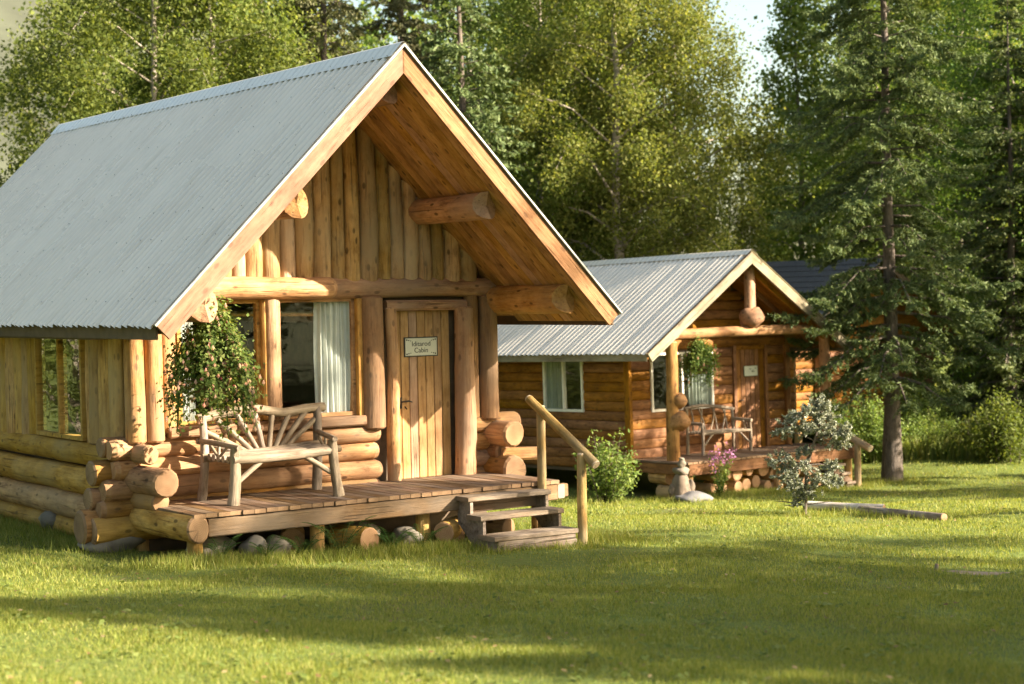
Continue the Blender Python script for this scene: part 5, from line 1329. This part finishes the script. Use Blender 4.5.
# ------------------------------------------------------------------ lawn grass
def grass():
    rg = np.random.default_rng(17)
    mat = leafmat('grass_blade', [(.115, .155, .028), (.18, .22, .045), (.245, .265, .06), (.31, .29, .10)], .4, .5, hue=0)
    def scatter(n, y0, y1, marg, hmin, hmax, wid, pw=1.):
        y = y0+(y1-y0)*rg.random(n)**pw; xm = 512/F_PX*y+marg; x = (rg.random(n)*2-1)*xm
        return x, y, hmin+(hmax-hmin)*rg.random(n)**1.6, np.full(n, wid)
    parts = [scatter(190000, 9.0, 16.5, .8, .022, .055, .0075), scatter(170000, 16, 26, 1., .025, .065, .010), scatter(110000, 25, 44, 1.2, .03, .08, .016)]
    x, y, h, w_ = (np.concatenate(a) for a in zip(*parts))
    # tufts: slow variation of height
    h = h*(.75+.5*(np.sin(x*2.1+np.sin(y*1.3)*2)*np.sin(y*1.7+x*.6)*.5+.5))
    # longer unmown grass close to porches and trunks
    C = [(C1.world(x_, .15, 0)) for x_ in np.linspace(-3, 2.8, 24)]
    C += [C2.world(x_, -.5, 0) for x_ in np.linspace(-2.3, 2.6, 16)]
    ex = []
    for p in C:
        m = 620; a = rg.normal(size=(m, 2))*np.array([.22, .2]); ex.append(np.stack([p.x+a[:, 0], p.y-.1+a[:, 1]], 1))
    for p in [C1.world(-2.85, y_, 0) for y_ in np.linspace(2, 6, 12)]:
        m = 420; a = rg.normal(size=(m, 2))*.25; ex.append(np.stack([p.x-.15+a[:, 0], p.y+a[:, 1]], 1))
    for px_, d_, r_, m in ((889, 37.9, .42, 1500), (802, 25.2, .16, 500), (678, 33.4, .35, 700), (692, 33.0, .4, 900), (845, 26.2, .5, 700), (900, 25.3, .5, 700), (604, 33.2, .6, 1200), (856, 37.2, .25, 400)):
        a = rg.normal(size=(m, 2))*r_; ex.append(np.stack([at(px_, d_)+a[:, 0], d_+a[:, 1]*.8], 1))
    p = C1.world(2.08, -.43, 0); a = rg.normal(size=(300, 2))*.12; ex.append(np.stack([p.x+a[:, 0], p.y+a[:, 1]], 1))
    p = C1.world(1.4, -.5, 0)
    for u_ in np.linspace(-.6, .6, 8): a = rg.normal(size=(130, 2))*.09; ex.append(np.stack([p.x+C1.ax[0].x*u_+a[:, 0], p.y+C1.ax[0].y*u_+a[:, 1]], 1))
    ex = np.concatenate(ex); n2 = len(ex)
    x = np.concatenate([x, ex[:, 0]]); y = np.concatenate([y, ex[:, 1]]); h = np.concatenate([h, .045+.13*rg.random(n2)**1.6]); w_ = np.concatenate([w_, np.full(n2, .011)])
    # keep the blades off the decks
    keep = np.ones(len(x), bool)
    for Cb, x0, x1, y0 in ((C1, -2.5, 2.6, .5), (C2, -2.2, 2.6, -.2)):
        i = Cb.M.inverted(); lx = i[0][0]*x+i[0][1]*y+i[0][3]; ly = i[1][0]*x+i[1][1]*y+i[1][3]
        keep &= ~((lx > x0) & (lx < x1) & (ly > y0) & (ly < 9))
    # thinner where the soil is poor, worn at the foot of the steps
    f_ = np.sin(x*1.7+2*np.sin(y*.9))*np.sin(y*1.9+1.3*np.sin(x*1.1))+.6*np.sin(x*4.3+y*2.1)*np.sin(y*4.7-x*1.3)
    p = C1.world(1.4, -1.0, 0); wear = np.exp(-((x-p.x)**2+(y-p.y)**2)/.5)
    keep &= rg.random(len(x)) < np.clip(.95-.45*np.clip(f_-.25, 0, 1.2)-.7*wear, .12, 1)
    sp = np.exp(-(((x-4.85)/.42)**2+((y-18.35)/.36)**2)**2); keep &= rg.random(len(x)) > .93*sp
    h = h*(1-.5*wear)*(1-.28*np.clip(f_, 0, 1))
    x, y, h, w_ = x[keep], y[keep], h[keep], w_[keep]
    z = ground(x, y)-.004; n = len(x); a = rg.random(n)*2*pi; ln = h*rg.uniform(.1, .75, n); b = rg.random(n)*2*pi
    c = np.stack([x, y, z], 1); dx = np.stack([np.cos(a)*w_*.5, np.sin(a)*w_*.5, np.zeros(n)], 1)
    tip = c+np.stack([np.cos(b)*ln, np.sin(b)*ln, h], 1)
    V = np.stack([c-dx, c+dx, tip], 1).reshape(-1, 3)
    tag(link('lawn_grass', np_mesh('lawn_grass', V, 3, mat)), 'short sunlit lawn grass', None, None, 'stuff')
    # broad leaved weeds and clover, fallen leaves
    n = 5200; y = 9.5+28*rg.random(n)**1.3; k_ = 900; cl = rg.integers(0, k_, n); cy = 9.5+26*rg.random(k_)**1.3; cx = (rg.random(k_)*2-1)*(512/F_PX*cy+.8)
    x = cx[cl]+rg.normal(size=n)*.07; y = cy[cl]+rg.normal(size=n)*.07; c = np.stack([x, y, ground(x, y)+.02+.03*rg.random(n)], 1)
    s_ = .045*rg.uniform(.6, 1.5, n); nr = rnd_dirs(rg, n)*.5+np.array([0, 0, 1.]); ok = np.ones(n, bool)
    for Cb, x0, x1, y0 in ((C1, -2.8, 2.6, -.5), (C2, -2.3, 2.7, -.4)):
        i = Cb.M.inverted(); lx = i[0][0]*x+i[0][1]*y+i[0][3]; ly = i[1][0]*x+i[1][1]*y+i[1][3]; ok &= ~((lx > x0) & (lx < x1) & (ly > y0) & (ly < 9))
    tag(link('lawn_weeds', np_mesh('lawn_weeds', quads(c, nr, rnd_dirs(rg, n), s_*.7, s_).reshape(-1, 4, 3)[ok].reshape(-1, 3), 4, LF_BUSH)), 'low broad leaved weeds in the lawn', None, None, 'stuff')
    n = 900; y = 9.5+26*rg.random(n)**1.3; x = (rg.random(n)*2-1)*(512/F_PX*y+.8); c = np.stack([x, y, ground(x, y)+.03+.02*rg.random(n)], 1)
    ok = np.ones(n, bool)
    for Cb, x0, x1, y0 in ((C1, -2.8, 2.6, -.5), (C2, -2.3, 2.7, -.4)):
        i = Cb.M.inverted(); lx = i[0][0]*x+i[0][1]*y+i[0][3]; ly = i[1][0]*x+i[1][1]*y+i[1][3]; ok &= ~((lx > x0) & (lx < x1) & (ly > y0) & (ly < 9))
    s_ = .05*rg.uniform(.5, 1.2, n); nr = rnd_dirs(rg, n)*.35+np.array([0, 0, 1.])
    tag(link('fallen_leaves', np_mesh('fallen_leaves', quads(c, nr, rnd_dirs(rg, n), s_*.6, s_).reshape(-1, 4, 3)[ok].reshape(-1, 3), 4, leafmat('dry_leaf', [(.12, .07, .03), (.22, .15, .06), (.3, .24, .12)], .1))), 'dry leaves fallen on the lawn', None, None, 'stuff')
    # tall wild grass at the edge of the clearing, right
    n = 13000; px = rg.uniform(830, 1100, n); d = 42+rg.random(n)**1.3*14; x = (px-512)/F_PX*d; y = d
    h = .2+.45*rg.random(n); z = ground(x, y); a = rg.random(n)*2*pi; b = rg.random(n)*2*pi; c = np.stack([x, y, z], 1)
    dx = np.stack([np.cos(a)*.014, np.sin(a)*.014, np.zeros(n)], 1); tip = c+np.stack([np.cos(b)*h*.3, np.sin(b)*h*.3, h], 1); mid = c+np.stack([np.cos(b)*h*.06, np.sin(b)*h*.06, h*.55], 1)
    V = np.stack([c-dx, c+dx, mid+dx, tip, mid-dx], 1)
    V = V.reshape(-1, 3)
    tag(link('wild_grass', np_mesh('wild_grass', V, 5, leafmat('wild_grass_blade', [(.10, .13, .025), (.17, .19, .045), (.25, .24, .09)], .4))), 'tall wild grass at the edge of the clearing', None, None, 'stuff')
grass()
